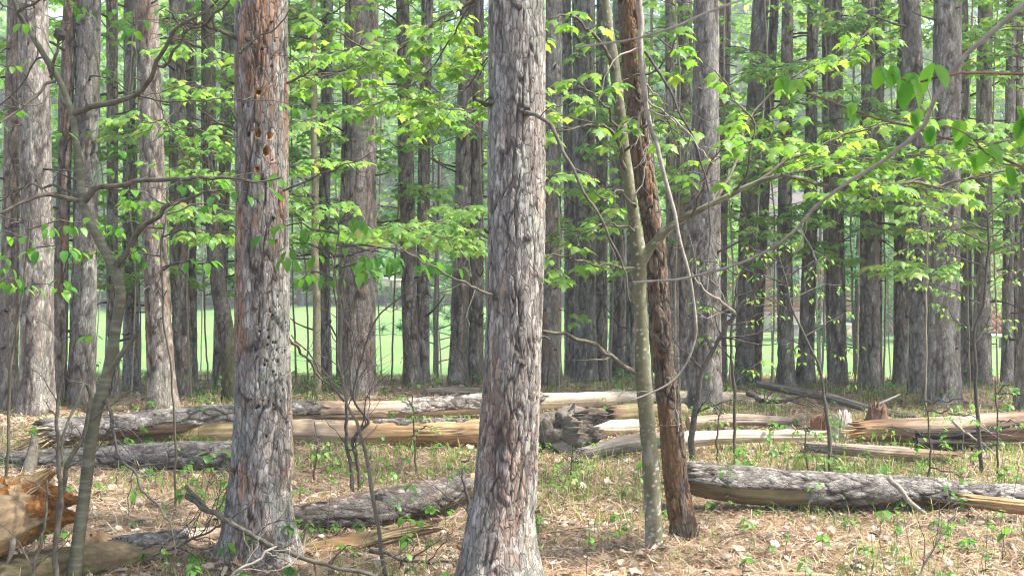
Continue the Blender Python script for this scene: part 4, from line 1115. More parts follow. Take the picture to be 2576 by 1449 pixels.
# bent grey saplings beside it
for lab, ct, w0, w1, sd in (
    ('thin upright grey sapling just left of the cherry stem', [(134, 1470, 5.45), (151, 1248, 5.45), (151, 1172, 5.45), (146, 1081, 5.45), (154, 996, 5.45), (159, 905, 5.45), (165, 800, 5.45)], 17, 5, 1),
    ('grey sapling bent over into a hook left of the cherry stem', [(146, 1300, 5.5), (161, 1187, 5.5), (186, 1137, 5.5), (217, 1061, 5.5), (229, 1011, 5.5), (224, 981, 5.5), (211, 972, 5.48), (201, 1001, 5.46), (176, 1046, 5.44), (166, 1097, 5.42), (161, 1165, 5.4)], 16, 5, 2),
    ('dark thin stem leaning right at the bottom left corner', [(80, 1470, 5.3), (110, 1350, 5.3), (120, 1240, 5.3), (118, 1200, 5.3)], 10, 5, 3)):
    gb = P(*ct[0]); gb[2] = float(hgt(gb[0], gb[1]))
    t_ = thing('dead_sapling', lab, 'sapling', gb, 'bare saplings')
    bare_branch(t_, [(ct[0][0], ct[0][1] + 40, ct[0][2])] + ct, w0, w1, 'maple_twig', sd, 5, (0.1, 0.3), 'stem', 8)

# ------------------------------------------------------------------ speckled maple right of centre
mp = thing('maple_tree', 'young maple with pale speckled stem forking right of centre', 'tree', P(1646, 1412, 5.91))
mbk = dict(base=(0.13, 0.122, 0.072), spot=(0.4, 0.4, 0.34))
stem(mp, [(1650, 1440, 5.91, 54.6), (1646, 1380, 5.91, 47.5), (1640, 1200, 5.91, 42.2), (1626, 1050, 5.91, 38.7), (1618, 950, 5.91, 39.6), (1612, 800, 5.91, 33.4), (1608, 700, 5.91, 35.2), (1606, 640, 5.91, 40.5), (1596, 560, 5.91, 29.0), (1580, 450, 5.91, 29.9), (1566, 350, 5.91, 29.0), (1548, 200, 5.91, 26.4), (1532, 80, 5.91, 23.8), (1520, 0, 5.91, 21.1), (1500, -140, 5.9, 17.6), (1480, -400, 5.9, 10.6)], 36, seed=9, dl=0.006, **mbk)
stem(mp, [(1614, 662, 5.91, 26.4), (1640, 620, 5.89, 22.9), (1700, 562, 5.85, 19.4), (1800, 510, 5.8, 15.0), (1900, 462, 5.75, 12.3), (1965, 440, 5.7, 9.7)], 14, 'branch', seed=12, **mbk)
lv = Leaves(); rng = np.random.default_rng(60); s6 = 5.9 / F / 2
for k, (ct, w0, w1, st_, stp, tw) in enumerate([
    ([(1500, -130, 5.9), (1350, -60, 6.0), (1192, 0, 6.1), (1090, 65, 6.2), (988, 127, 6.3), (899, 173, 6.4), (822, 196, 6.45), (720, 192, 6.5), (620, 176, 6.5)], 16, 3, 0.3, 0.055, (0.1, 0.34)),
    ([(988, 127, 6.3), (930, 130, 6.2), (860, 90, 6.1), (800, 60, 6.0)], 7, 3, 0.2, 0.07, (0.08, 0.25)),
    ([(1192, 0, 6.1), (1120, 120, 6.4), (1060, 200, 6.5), (1000, 240, 6.6), (940, 262, 6.6)], 6, 2, 0.2, 0.06, (0.1, 0.3)),
    ([(1500, -130, 5.9), (1330, 10, 6.3), (1250, 120, 6.6), (1190, 200, 6.8), (1120, 255, 6.9), (1050, 300, 7.0)], 9, 3, 0.35, 0.055, (0.1, 0.34)),
    ([(1545, 180, 5.9), (1500, 100, 5.7), (1440, 40, 5.6), (1390, 45, 5.5)], 11, 4, 0.35, 0.12, (0.06, 0.2)),
    ([(1575, 430, 5.9), (1540, 330, 5.7), (1490, 318, 5.6), (1430, 325, 5.55), (1375, 328, 5.5)], 11, 4, 0.1, 0.14, (0.08, 0.28)),
    ([(1562, 330, 5.9), (1500, 240, 5.7), (1440, 200, 5.6)], 8, 3, 0.2, 0.14, (0.08, 0.22)),
    ([(1552, 230, 5.9), (1600, 190, 5.7), (1660, 170, 5.6), (1720, 60, 5.5)], 8, 3, 0.2, 0.15, (0.08, 0.22)),
    ([(1570, 380, 5.9), (1620, 330, 5.7), (1660, 300, 5.6), (1710, 340, 5.5)], 8, 3, 0.2, 0.13, (0.08, 0.22)),
    ([(1600, 585, 5.9), (1540, 565, 5.8), (1460, 590, 5.7), (1390, 640, 5.6)], 7, 3, 0.2, 0.17, (0.06, 0.2)),
    ([(1602, 675, 5.9), (1500, 665, 5.7), (1430, 650, 5.6), (1370, 640, 5.5)], 8, 4, 0.3, 0.2, (0.06, 0.18)),
    ([(1600, 520, 5.9), (1560, 480, 5.7), (1520, 500, 5.6), (1490, 480, 5.6)], 7, 3, 0.3, 0.17, (0.06, 0.18)),
    ([(1965, 440, 5.7), (2060, 466, 5.75), (2200, 468, 5.8), (2300, 467, 5.8), (2400, 460, 5.9), (2520, 430, 6.0)], 10, 5, 0.05, 0.1, (0.1, 0.34)),
    ([(1900, 462, 5.75), (1990, 400, 5.8), (2090, 350, 5.9), (2200, 320, 6.0), (2330, 300, 6.1)], 9, 3, 0.1, 0.07, (0.1, 0.36)),
    ([(1965, 440, 5.7), (2060, 420, 5.9), (2200, 400, 6.1), (2330, 390, 6.2), (2480, 370, 6.3)], 8, 3, 0.1, 0.06, (0.1, 0.36)),
    ([(1800, 510, 5.8), (1850, 400, 6.0), (1880, 300, 6.2), (1960, 220, 6.3), (2080, 170, 6.4), (2200, 60, 6.5)], 9, 3, 0.15, 0.09, (0.1, 0.32)),
    ([(1840, 490, 5.8), (1880, 420, 5.7), (1900, 330, 5.7), (1850, 250, 5.7), (1800, 180, 5.7)], 7, 3, 0.2, 0.14, (0.08, 0.26)),
    ([(1740, 545, 5.8), (1780, 450, 5.6), (1800, 380, 5.5), (1850, 340, 5.5)], 7, 3, 0.2, 0.12, (0.08, 0.26))]):
    path = bpath(ct, 40 + k, 0.014); mb = MB()
    leafy(mb, lv, rng, path, w0 * s6, w1 * s6, st_, stp * 0.55, tw, (3, 5), 0.056, 7, 0.6, spread=1.6)
    mb.build('branch', M['maple_twig'], mp, mp.location)
bare_branch(mp, [(1598, 938, 5.9), (1555, 905, 5.85), (1500, 870, 5.8), (1430, 845, 5.7), (1365, 828, 5.65)], 13, 8, 'maple_twig', 3, 3, segs=8)
lv.finish(mp, 'maple', 300, 'maple_leaf')

# ------------------------------------------------------------------ leaning dead trunk beside it
dt = thing('dead_tree', 'leaning dead trunk with peeling bark crossing behind the speckled maple', 'tree', P(1720, 1400, 6.15))
dd = 6.15
ctrl = [(1722, 1405, 72), (1716, 1330, 60), (1704, 1200, 52), (1690, 1080, 52), (1677, 1000, 52), (1666, 850, 48), (1656, 720, 44), (1642, 600, 42), (1618, 400, 46), (1596, 200, 50), (1576, 0, 48), (1556, -200, 44), (1530, -500, 36)]
rows = np.array([(P(x, y, dd)[0], dd, P(x, y, dd)[2], w / 2 * dd / F) for x, y, w in ctrl])
rows[:, 0] += 0.012 * np.sin(np.arange(len(rows)) * 2.1)
V, Q, C = trunk_mesh(rows, 100, 0.008, rows[-1, 2], 9, 0.55, 0.009, [(facing(x, xc, 50), P(0, y, dd)[2], 10 * dd / F, 9 * dd / F, -0.01, 'knot') for x, xc, y in ((1668, 1668, 880), (1690, 1690, 1060), (1606, 1600, 260))], 0.15, (0.03, 0.09), None)
zz = V[:, 2]; ang = np.arctan2(V[:, 1] - dd, V[:, 0] - np.interp(zz, rows[:, 2], rows[:, 0]))
bare = sst(0.5, 0.62, fbm(ang / 6.283 * 3 + 20, zz * 1.3 + 3, seed=5) + 0.36 * sst(P(0, 960, dd)[2], P(0, 1080, dd)[2], zz) * sst(P(0, 1350, dd)[2], P(0, 1290, dd)[2], zz) * (0.6 + 0.8 * vnoise(ang * 2 + 9, zz * 4)) - 0.17)
gr = fbm(ang * 6 + 20, zz * 2 + 9, seed=3)
Cw = np.array([0.2, 0.125, 0.062]) * (1 - gr[:, None]) * 1.3 + np.array([0.13, 0.07, 0.035]) * gr[:, None]
C = C * np.array([0.6, 0.53, 0.46]) * (1 - bare[:, None]) + Cw * bare[:, None]
part('trunk', V, Q, M['bark'], dt, C)
splinters(dt, P(1735, 1395, 6.1), (0.12, -0.05, 1), 0.055, 14, 0.18, 44, ((0.14, 0.1, 0.075), (0.07, 0.045, 0.035)), 'bark_sheath')

# hung-up dead branch in front of it
hb = thing('hanging_dead_branch', 'pale dead branch hanging down through the upper centre right', 'branch', P(1745, 1000, 5.3))
bare_branch(hb, [(1590, -130, 5.4), (1607, 0, 5.4), (1618, 100, 5.4), (1622, 240, 5.4), (1640, 330, 5.38), (1652, 372, 5.36), (1680, 480, 5.34), (1702, 580, 5.32), (1732, 690, 5.3), (1746, 780, 5.3), (1744, 860, 5.3), (1700, 950, 5.3), (1640, 990, 5.3), (1590, 1010, 5.3)], 17, 4, 'pale_twig', 5, 7, (0.15, 0.4), 'branch', 8)
bare_branch(hb, [(1622, 130, 5.4), (1660, 180, 5.38), (1700, 260, 5.36), (1740, 340, 5.34), (1775, 440, 5.32), (1790, 560, 5.3), (1785, 660, 5.3)], 9, 3, 'twig', 6, 8, (0.15, 0.4))
bare_branch(hb, [(1624, 275, 5.4), (1670, 285, 5.35), (1720, 320, 5.3), (1760, 380, 5.25), (1800, 420, 5.2)], 6, 2, 'pale_twig', 7, 3)
bare_branch(hb, [(1622, 275, 5.4), (1606, 290, 5.4), (1610, 350, 5.38), (1625, 430, 5.36), (1590, 510, 5.34)], 6, 3, 'pale_twig', 8, 3)
# drooping dead branch of the central pine
bare_branch(pine16, [(1318, 284, 5.22), (1345, 288, 5.1), (1380, 318, 5.0), (1410, 370, 4.95), (1440, 430, 4.9), (1480, 500, 4.9), (1520, 580, 4.9), (1560, 660, 4.9), (1590, 760, 4.9)], 12, 4, 'maple_twig', 9, 5, (0.1, 0.3), 'branch', 8)
bare_branch(pine16, [(1245, 745, 5.25), (1180, 720, 5.1), (1120, 690, 5.0), (1050, 650, 4.95), (960, 600, 4.9)], 8, 3, 'maple_twig', 10, 6, (0.1, 0.3))
bare_branch(pine16, [(1238, 262, 5.3), (1210, 255, 5.25), (1190, 245, 5.2)], 12, 7, 'maple_twig', 11, 0)
bare_branch(pine16, [(1240, 240, 5.3), (1180, 278, 5.2), (1120, 270, 5.1), (1000, 240, 5.0)], 4, 2, 'twig', 14, 5)
for (ct, w0, w1, sd) in (([(600, 100, 5.75), (570, 82, 5.7), (520, 66, 5.6), (480, 50, 5.5)], 12, 5, 21), ([(600, 330, 5.75), (560, 310, 5.7), (500, 280, 5.6)], 10, 5, 22), ([(722, 210, 5.75), (760, 195, 5.7), (790, 170, 5.6)], 8, 3, 23),
                         ([(712, 480, 5.75), (790, 450, 5.6), (860, 420, 5.5), (960, 380, 5.4)], 6, 2, 24), ([(724, 850, 5.8), (760, 890, 6.2), (800, 940, 6.6), (830, 975, 6.9)], 8, 4, 25), ([(640, 110, 5.6), (600, 130, 5.3), (680, 80, 5.2), (735, 30, 5.1)], 8, 3, 26)):
    bare_branch(pine10, ct, w0, w1, 'maple_twig', sd, 4, (0.08, 0.25))

# ------------------------------------------------------------------ hornbeam outside the right edge whose branches reach into the view
hn = thing('hornbeam_tree', 'near hornbeam outside the view, long bare branches and big leaves reaching in at right', 'tree', (1.55, 2.75, 0.0))
pth = wiggle(catmull([(1.55, 2.75, -0.1), (1.56, 2.76, 1.2), (1.5, 2.7, 2.4), (1.45, 2.65, 4.2)], 60), 0.01, 3)
V, Q = tube(pth, np.linspace(0.045, 0.018, 60), 14); part('trunk', V, Q, M['smooth_bark'], hn, stem_col(V, 4, (0.2, 0.19, 0.15), (0.3, 0.3, 0.26)))
lv = Leaves(); rng = np.random.default_rng(70)
bare_branch(hn, [(2960, -260, 2.75), (2760, -150, 2.72), (2640, -50, 2.7), (2576, 10, 2.7), (2500, 76, 2.72), (2430, 140, 2.75), (2382, 200, 2.78), (2350, 258, 2.8), (2330, 310, 2.82), (2288, 352, 2.85), (2220, 402, 2.9), (2130, 462, 2.95), (2050, 530, 3.0), (1980, 598, 3.05), (1900, 642, 3.1), (1800, 680, 3.15), (1700, 704, 3.2), (1590, 708, 3.25)], 15, 6, 'pale_twig', 31, 3, (0.1, 0.25), segs=8, wig=0.006)
bare_branch(hn, [(2950, -380, 2.6), (2500, -240, 2.5), (2150, -110, 2.4), (1870, -2, 2.35), (1700, 62, 2.3), (1560, 105, 2.3), (1450, 126, 2.3)], 11, 5, 'pale_twig', 32, 0, segs=8, wig=0.004)
for ct, w0, w1 in (([(2960, 60, 2.74), (2760, 170, 2.6), (2576, 185, 2.55), (2450, 186, 2.5), (2400, 190, 2.48), (2300, 205, 2.45), (2230, 190, 2.42)], 11, 5), ([(2980, 560, 2.74), (2760, 480, 2.8), (2576, 425, 2.85), (2450, 370, 2.9), (2300, 325, 2.95), (2200, 300, 3.0), (2080, 255, 3.05), (1985, 218, 3.1)], 9, 5), ([(2576, 425, 2.85), (2500, 400, 2.8), (2420, 330, 2.75), (2370, 318, 2.7)], 5, 3)):
    path = bpath(ct, int(w0) + 3, 0.004); mb = MB(); s = 2.75 / F / 2
    V, Q = tube(path, np.linspace(w0 * s, w1 * s, len(path)), 7); mb.add(V, Q); mb.build('branch', M['red_twig'], hn, hn.location)
for (x, y, d_, sx) in ((2250, 168, 2.43, .085), (2215, 170, 2.42, .09), (2300, 178, 2.45, .085), (2345, 165, 2.47, .09), (2290, 200, 2.43, .075), (1975, 190, 3.1, .065), (1955, 195, 3.1, .07), (2000, 205, 3.08, .06), (2130, 270, 3.03, .065), (2140, 262, 3.0, .06), (2300, 275, 2.95, .065), (2290, 290, 2.93, .06), (2400, 330, 2.85, .075), (2440, 340, 2.85, .07), (2420, 300, 2.8, .065), (2500, 370, 2.8, .07), (2560, 270, 2.6, .08), (2580, 300, 2.6, .08), (2530, 420, 2.85, .07), (2310, 400, 2.9, .06), (2450, 390, 2.85, .07), (2350, 320, 2.9, .06)):
    for q in range(2):
        az = rng.uniform(-2.6, -0.5); dr = rng.uniform(0.7, 1.6)
        ax = unit(np.array([math.cos(az), 0.5 * math.sin(az), -dr])); nrm = unit(np.array([math.cos(az) * 0.5, -0.8, 0.8]) + rng.normal(size=3) * 0.3)
        lv.add(P(x + rng.uniform(-12, 12), y + rng.uniform(-6, 6), d_), ax, nrm, sx * 0.68 * rng.uniform(0.8, 1.2))
lv.finish(hn, 'broad', 100, 'oval_leaf')

# ------------------------------------------------------------------ mossy curved hardwood and olive maple pole
hw = thing('hardwood_tree', 'dark mossy curved hardwood trunk just left of the holed pine', 'tree', P(580, 1018, 11.48))
dd = 11.48
ctrl = [(582, 1018, 42), (579, 970, 36), (576, 900, 36), (566, 820, 38), (552, 735, 36), (540, 634, 35), (532, 500, 33), (526, 370, 33), (524, 130, 30), (522, 0, 28), (516, -200, 24), (505, -900, 10)]
rows = np.array([(P(x, y, dd)[0], dd, P(x, y, dd)[2], w / 2 * dd / F) for x, y, w in ctrl])
V, Q, C = trunk_mesh(rows, 44, 0.02, rows[-1, 2], 12, 0.1, 0.008, (), 0.2, (0.03, 0.07))
mo = sst(0.4, 0.6, fbm(V[:, 0] * 6 + 30, V[:, 2] * 3 + 30, seed=4))[:, None] * 0.7
part('trunk', V, Q, M['bark'], hw, C * 0.55 * (1 - mo) + np.array([0.10, 0.105, 0.045]) * mo)
lvh = Leaves(); rng = np.random.default_rng(81)
for k in range(9):
    y0 = rng.uniform(-250, 620); x0 = np.interp(y0, [-200, 0, 370, 634], [516, 522, 526, 540]); sd = rng.choice([-1, 1])
    l = rng.uniform(60, 170)
    mb = MB()
    leafy(mb, lvh, rng, bpath([(x0, y0, dd), (x0 + sd * l * .5, y0 - 30, dd - rng.uniform(-.3, .6)), (x0 + sd * l, y0 - 20, dd - rng.uniform(-.4, 1.0))], k), 0.016, 0.005, 0.25, 0.09, (0.1, 0.3), (3, 5), 0.06)
    mb.build('branch', M['twig'], hw, hw.location)
lvh.finish(hw, 'sap', 60, 'sap_leaf')

def sapling(name, label, ctrl, branches, seed, size=0.08, kind='sap', limit=60, mat='sap_leaf', k=(2, 4), step=0.1, col=((0.17, 0.155, 0.1), (0.3, 0.29, 0.22)), tw=(0.08, 0.28), group='leafy saplings in the understory', cat='sapling', segs=8, droop=0.55, thin=1.0):
    """ctrl: stem px rows; branches: (y, side px, rise px, depth change) or count"""
    rng = np.random.default_rng(seed)
    b0 = P(*ctrl[0][:3]); b0[2] = float(hgt(b0[0], b0[1]))
    root = thing(name, label, cat, b0, group)
    c0 = ctrl[0]
    zg = b0[2] - 0.06
    yg = HY + (CH - zg) / c0[2] * F
    path, rad = stem(root, [(c0[0], yg, c0[2], c0[3] * 1.15)] + list(ctrl), segs, 'stem', seed=seed % 40, base=col[0], spot=col[1], wig=0.012, dl=0.05)
    lv = Leaves()
    ys = HY + (CH - path[:, 2]) / path[:, 1] * F
    if isinstance(branches, tuple):
        nb, ylo, yhi, lmin, lmax = branches
        branches = [(rng.uniform(yhi, ylo), rng.choice([-1, 1]) * rng.uniform(lmin, lmax), rng.uniform(-20, 50), rng.uniform(-1.0, 0.8)) for _ in range(nb)]
    for q, (y, sx, rise, dz) in enumerate(branches):
        mb = MB()
        i = int(np.argmin(np.abs(ys - y))); p = path[i]; d = p[1]; s = d / F
        e = p + np.array([sx * s, dz, rise * s]); md = (p + e) / 2 + np.array([0, 0, 0.25 * abs(sx) * s * rng.uniform(0, 0.5)])
        bp = wiggle(catmull([p, md, e], max(7, int(np.linalg.norm(e - p) / 0.06))), 0.015, seed + q)
        leafy(mb, lv, rng, bp, max(0.006, rad[i] * 0.5), 0.0022, 0.15, step, tw, k, size, 5, droop, thin=thin)
        mb.build('branch', M['twig'], root, root.location)
    lv.finish(root, kind, limit, mat)
    return root

PO = dict(col=((0.23, 0.2, 0.12), (0.36, 0.34, 0.26)))
sapling('maple_sapling', 'thin olive maple pole standing right of the holed pine', [(800, 1005, 11.8, 22), (798, 800, 11.8, 20), (794, 600, 11.8, 18), (790, 300, 11.8, 16), (787, 0, 11.8, 14), (780, -200, 11.8, 8)], (16, 720, -120, 60, 210), 301, 0.064, step=0.045, **PO)
SAPS = [
 (60, 1010, 'maple sapling left of the broad grey pine, at left edge', (10, 700, -80, 60, 170)),
 (165, 985, 'maple sapling between the broad grey pine and the flared one', (9, 700, -80, 50, 150)),
 (262, 975, 'leafy sapling with pale pole behind the cherry fork', (12, 700, -80, 50, 150)),
 (330, 1000, 'thin pale-poled sapling left of the pale left-leaning pine', (13, 780, -80, 50, 150)),
 (352, 990, 'dark thin sapling touching the pale left-leaning pine', (7, 780, 200, 40, 110)),
 (480, 1000, 'leafy maple sapling right of the grey-brown pine', (17, 620, -100, 60, 200)),
 (522, 965, 'small low-branched sapling before the lawn left of mossy trunk', (9, 780, 560, 40, 120)),
 (600, 985, 'maple sapling hidden behind the holed pine', (14, 620, -100, 60, 190)),
 (745, 975, 'maple sapling just right of the holed pine against the lawn', (14, 780, -100, 50, 170)),
 (775, 968, 'slim dark sapling left of the olive maple pole', (8, 780, 420, 30, 100)),
 (850, 975, 'maple sapling behind the stout bright-sided pine', (14, 700, -100, 60, 190)),
 (985, 968, 'maple sapling left of the touching pair of pines', (12, 640, -100, 60, 170)),
 (1100, 968, 'leafy maple sapling right of the touching pair of pines', (13, 660, -100, 60, 180)),
 (1225, 975, 'maple sapling partly hidden behind the central pine', (11, 660, -100, 60, 160)),
 (1405, 1010, 'small sapling at the foot of the reddish-patched pine', (7, 780, 560, 30, 90)),
 (1535, 965, 'maple sapling between the slender and straight pines mid right', (9, 700, 100, 40, 130)),
 (1640, 975, 'maple sapling behind the leaning dead trunk', (12, 700, -50, 50, 170)),
 (1700, 1000, 'leafy sapling left of the broad pale-grey pine', (11, 700, 0, 50, 150)),
 (1835, 985, 'maple sapling right of the broad pale-grey pine', (17, 700, -80, 60, 190)),
 (1940, 980, 'leafy sapling in front of the cabin corner', (17, 700, 0, 60, 200)),
 (2066, 970, 'slim light-stemmed sapling left of the middle right pine', (14, 700, -60, 60, 180)),
 (2152, 972, 'dark slim sapling left of the clean straight pine', (14, 700, -60, 50, 170)),
 (2223, 972, 'tall dark sapling right of the clean straight pine', (14, 700, -80, 50, 160)),
 (2330, 1060, 'leafy sapling in front of the two stout right-hand pines', (11, 700, 250, 60, 170)),
 (2440, 985, 'maple sapling behind the stoutest right-hand pine', (15, 700, -60, 60, 180)),
 (2510, 985, 'leafy sapling in front of the reddish cabin gable', (15, 700, -60, 50, 170)),
 (2600, 1000, 'leafy sapling reaching in over the right edge', (16, 700, -60, 80, 220)),
]
for i, (x, yb, lab, br) in enumerate(SAPS):
    d = dep(yb); rg = np.random.default_rng(i + 400)
    tp = -160 if br[2] < 0 else br[2] - 60
    cs = [(x, yb - 5, d, rg.uniform(4.5, 6.5)), (x + rg.uniform(-12, 12), 700, d, 4.5), (x + rg.uniform(-20, 20), 350 if tp < 200 else (700 + tp) / 2, d, 4), (x + rg.uniform(-25, 25), tp, d, 4)]
    pale = i in (2, 3, 20)
    sapling('maple_sapling', lab, cs, br, 500 + i * 3, 0.062, limit=45, step=0.045, k=(3, 5), col=((0.33, 0.3, 0.23), (0.42, 0.4, 0.33)) if pale else ((0.24, 0.21, 0.145), (0.34, 0.31, 0.24)))

EDGE = [(110, 'broad grey pine'), (240, 'flared pine and the cherry'), (375, 'pale left-leaning pine'), (505, 'grey-brown pine'), (700, 'holed pine'), (850, 'olive maple pole'), (960, 'stout bright-sided pine'), (1110, 'touching pair of pines'), (1240, 'central pine'),
        (1540, 'stout grey pine right of centre'), (1660, 'leaning dead trunk'), (1830, 'broad pale-grey pine'), (1945, 'pine leaning before the cabin'), (2060, 'slanting-footed pine'), (2150, 'middle pine of right group'), (2240, 'clean straight pine'), (2340, 'two stout right-hand pines'), (2450, 'slim pine right of the stoutest'), (2545, 'slim pine beside the gable')]
for i, (x, ref) in enumerate(EDGE):
    rg = np.random.default_rng(i + 900); d = rg.uniform(18.5, 24)
    cs = [(x, 940, d, 4), (x + rg.uniform(-12, 12), 700, d, 3.5), (x + rg.uniform(-20, 20), 350, d, 5), (x + rg.uniform(-25, 25), -140, d, 3)]
    sapling('maple_sapling', 'pale green sapling at the lawn edge, behind the ' + ref, cs, (26, 690, -140, 40, 150), 900 + i * 3, 0.085, limit=30, step=0.07, k=(3, 5), col=((0.17, 0.15, 0.11), (0.27, 0.25, 0.2)), group='saplings at the lawn edge')

sapling('maple_sapling', 'maple sapling right behind the central pine, long leafy branches reaching left', [(1262, 1080, 9.6, 10), (1262, 700, 9.6, 9), (1258, 400, 9.6, 7), (1262, -100, 9.6, 4)],
        [(650, -350, 60, -1.2), (620, -250, 40, -0.6), (600, -300, 20, 0.2), (640, -160, 50, -1.0), (350, -260, 80, -0.8), (300, -180, 60, 0.3), (150, -200, 60, -0.5), (560, -120, 30, -1.2), (630, -390, 40, -0.3), (480, 190, 40, -0.5), (300, 210, 40, -0.4)], 951, 0.062, limit=120, step=0.045, k=(3, 5), mat='sap_leaf', kind='sap')
sapling('maple_sapling', 'maple sapling hidden behind the holed pine, leafy branches spreading both ways', [(668, 1120, 9.2, 9), (664, 700, 9.2, 8), (662, 400, 9.2, 6), (660, -100, 9.2, 4)],
        [(560, -270, 40, -0.6), (480, -250, 60, 0.2), (380, -280, 60, -0.6), (260, -230, 60, 0.3), (560, 220, 40, -0.6), (450, 250, 50, 0.3), (340, 240, 60, -0.5), (200, -220, 50, -0.4), (180, 230, 60, 0.2), (620, 160, 30, 0.2), (610, -200, 30, 0)], 957, 0.062, limit=120, step=0.05, k=(3, 5), mat='sap_leaf', kind='sap')

# oval-leaved cherry saplings nearer
sapling('cherry_sapling', 'thin near sapling with drooping oval leaves between the front pines', [(970, 1455, 5.55, 11), (935, 1240, 5.5, 10), (906, 1080, 5.5, 8), (870, 1000, 5.5, 7), (862, 850, 5.5, 6), (845, 700, 5.5, 5), (850, 560, 5.5, 4)],
        [(700, -90, 20, 0.2), (680, 90, 10, -0.2), (650, -120, 30, 0), (640, 60, 0, .2), (620, 130, -20, -0.2), (600, -60, 30, 0.1), (570, 40, 20, 0), (640, 250, -10, 0.2), (620, 190, -20, 0.1), (600, -190, 10, 0)], 711, 0.066, 'oval', 160, 'oval_leaf', (2, 3), 0.09, ((0.14, 0.12, 0.09), (0.2, 0.18, 0.15)), (0.04, 0.12), droop=1.2)
sapling('cherry_sapling', 'oval-leaved sapling with twigs spreading across behind the cherry fork', [(440, 1130, 7.0, 6), (424, 900, 7.0, 5.5), (405, 700, 7.0, 5), (420, 540, 7.0, 4), (430, 430, 7.0, 3)],
        [(680, 120, 20, 0), (640, -130, 10, .2), (600, 170, 10, -.2), (570, -160, 20, .1), (540, 200, 10, .1), (520, -90, 30, 0), (480, 130, 20, 0)], 717, 0.065, 'oval', 120, 'oval_leaf', (2, 3), 0.1, ((0.1, 0.085, 0.06), (0.17, 0.15, 0.12)), (0.05, 0.15), droop=0.9)
sapling('cherry_sapling', 'small oval-leaved sapling with leaves at the left edge', [(20, 1120, 7.2, 8), (30, 900, 7.2, 7), (60, 700, 7.2, 6), (70, 560, 7.2, 4)],
        [(720, 90, 10, 0), (700, -80, 10, .2), (640, 130, 20, -.2), (600, -90, 10, 0), (580, 160, 10, 0)], 719, 0.068, 'oval', 80, 'oval_leaf', (2, 3), 0.1, ((0.1, 0.085, 0.06), (0.17, 0.15, 0.12)), (0.05, 0.15), droop=0.9)
# fine-leaved serviceberry at right
sapling('serviceberry', 'fine-leaved serviceberry with dark stem near the right edge', [(2470, 1195, 8.1, 11), (2462, 1050, 8.1, 10), (2452, 870, 8.1, 8), (2478, 760, 8.1, 7), (2486, 640, 8.1, 6), (2480, 520, 8.1, 4)],
        [(870, -80, 100, 0), (860, 110, 60, .1), (760, -150, 60, 0), (740, 140, 50, .2), (680, -190, 50, .1), (650, 150, 40, 0), (620, -220, 40, -.2), (600, 120, 50, 0), (570, -150, 60, .1), (540, 120, 60, 0), (530, -90, 60, 0)], 733, 0.045, 'small', 220, 'sap_leaf', (3, 5), 0.06, ((0.07, 0.06, 0.05), (0.13, 0.115, 0.1)), (0.06, 0.22))
sapling('serviceberry', 'small-leaved sapling with curved stem before the right-hand pines', [(2090, 1195, 8.05, 12), (2080, 1060, 8.05, 10), (2060, 930, 8.05, 7), (2015, 835, 8.05, 6), (1985, 740, 8.05, 5), (1960, 640, 8.05, 3)],
        [(1000, 60, 120, 0), (940, -70, 80, 0), (850, 120, 60, .1), (800, -110, 50, 0), (760, 150, 40, .2), (720, -120, 40, 0), (690, 110, 50, 0), (660, -80, 40, 0)], 735, 0.045, 'small', 160, 'sap_leaf', (2, 4), 0.07, ((0.1, 0.09, 0.07), (0.17, 0.155, 0.13)), (0.05, 0.18), thin=0.8)
sapling('serviceberry', 'slender small-leaved sapling right of the leaning black sapling', [(1850, 1155, 8.65, 9), (1846, 960, 8.65, 8), (1838, 830, 8.65, 6), (1850, 720, 8.65, 4), (1870, 620, 8.65, 3)],
        [(960, 70, 60, 0), (900, -70, 60, 0), (840, 110, 50, 0), (790, -90, 40, .1), (740, 140, 30, 0), (700, -100, 40, 0), (660, 110, 40, 0)], 737, 0.05, 'small', 140, 'sap_leaf', (2, 4), 0.07, ((0.09, 0.08, 0.06), (0.17, 0.155, 0.13)), (0.05, 0.18))
for i, (x, y, top, lab) in enumerate([(2335, 1235, 1010, 'thin seedling sapling rising behind the large right-hand log'), (1805, 1165, 1010, 'stubby grey-stemmed sapling beside the leaning black sapling'), (660 + 385, 1190, 1000, 'thin twiggy sapling left of the central pine before golden log'), (2035, 1195, 1080, 'dark wiry sapling left of the curved-stem one'), (790, 1215, 1060, 'wiry sapling right of the holed pine before the golden log'), (1430, 1240, 1120, 'thin dark sapling in grass right of the central pine'), (2510, 1200, 950, 'thin straight sapling right of the serviceberry')]):
    d = dep(y)
    rg = np.random.default_rng(i)
    sapling('wiry_sapling', lab, [(x, y, d, 6), (x + rg.uniform(-8, 8), (y + top) / 2, d, 5), (x + rg.uniform(-15, 15), top, d, 3)], (4, y - 60, top, 20, 60), 760 + i, 0.045, 'small', 40, 'sap_leaf', (1, 3), 0.1, ((0.1, 0.07, 0.05), (0.17, 0.13, 0.1)), (0.03, 0.08), 'wiry saplings', segs=5)

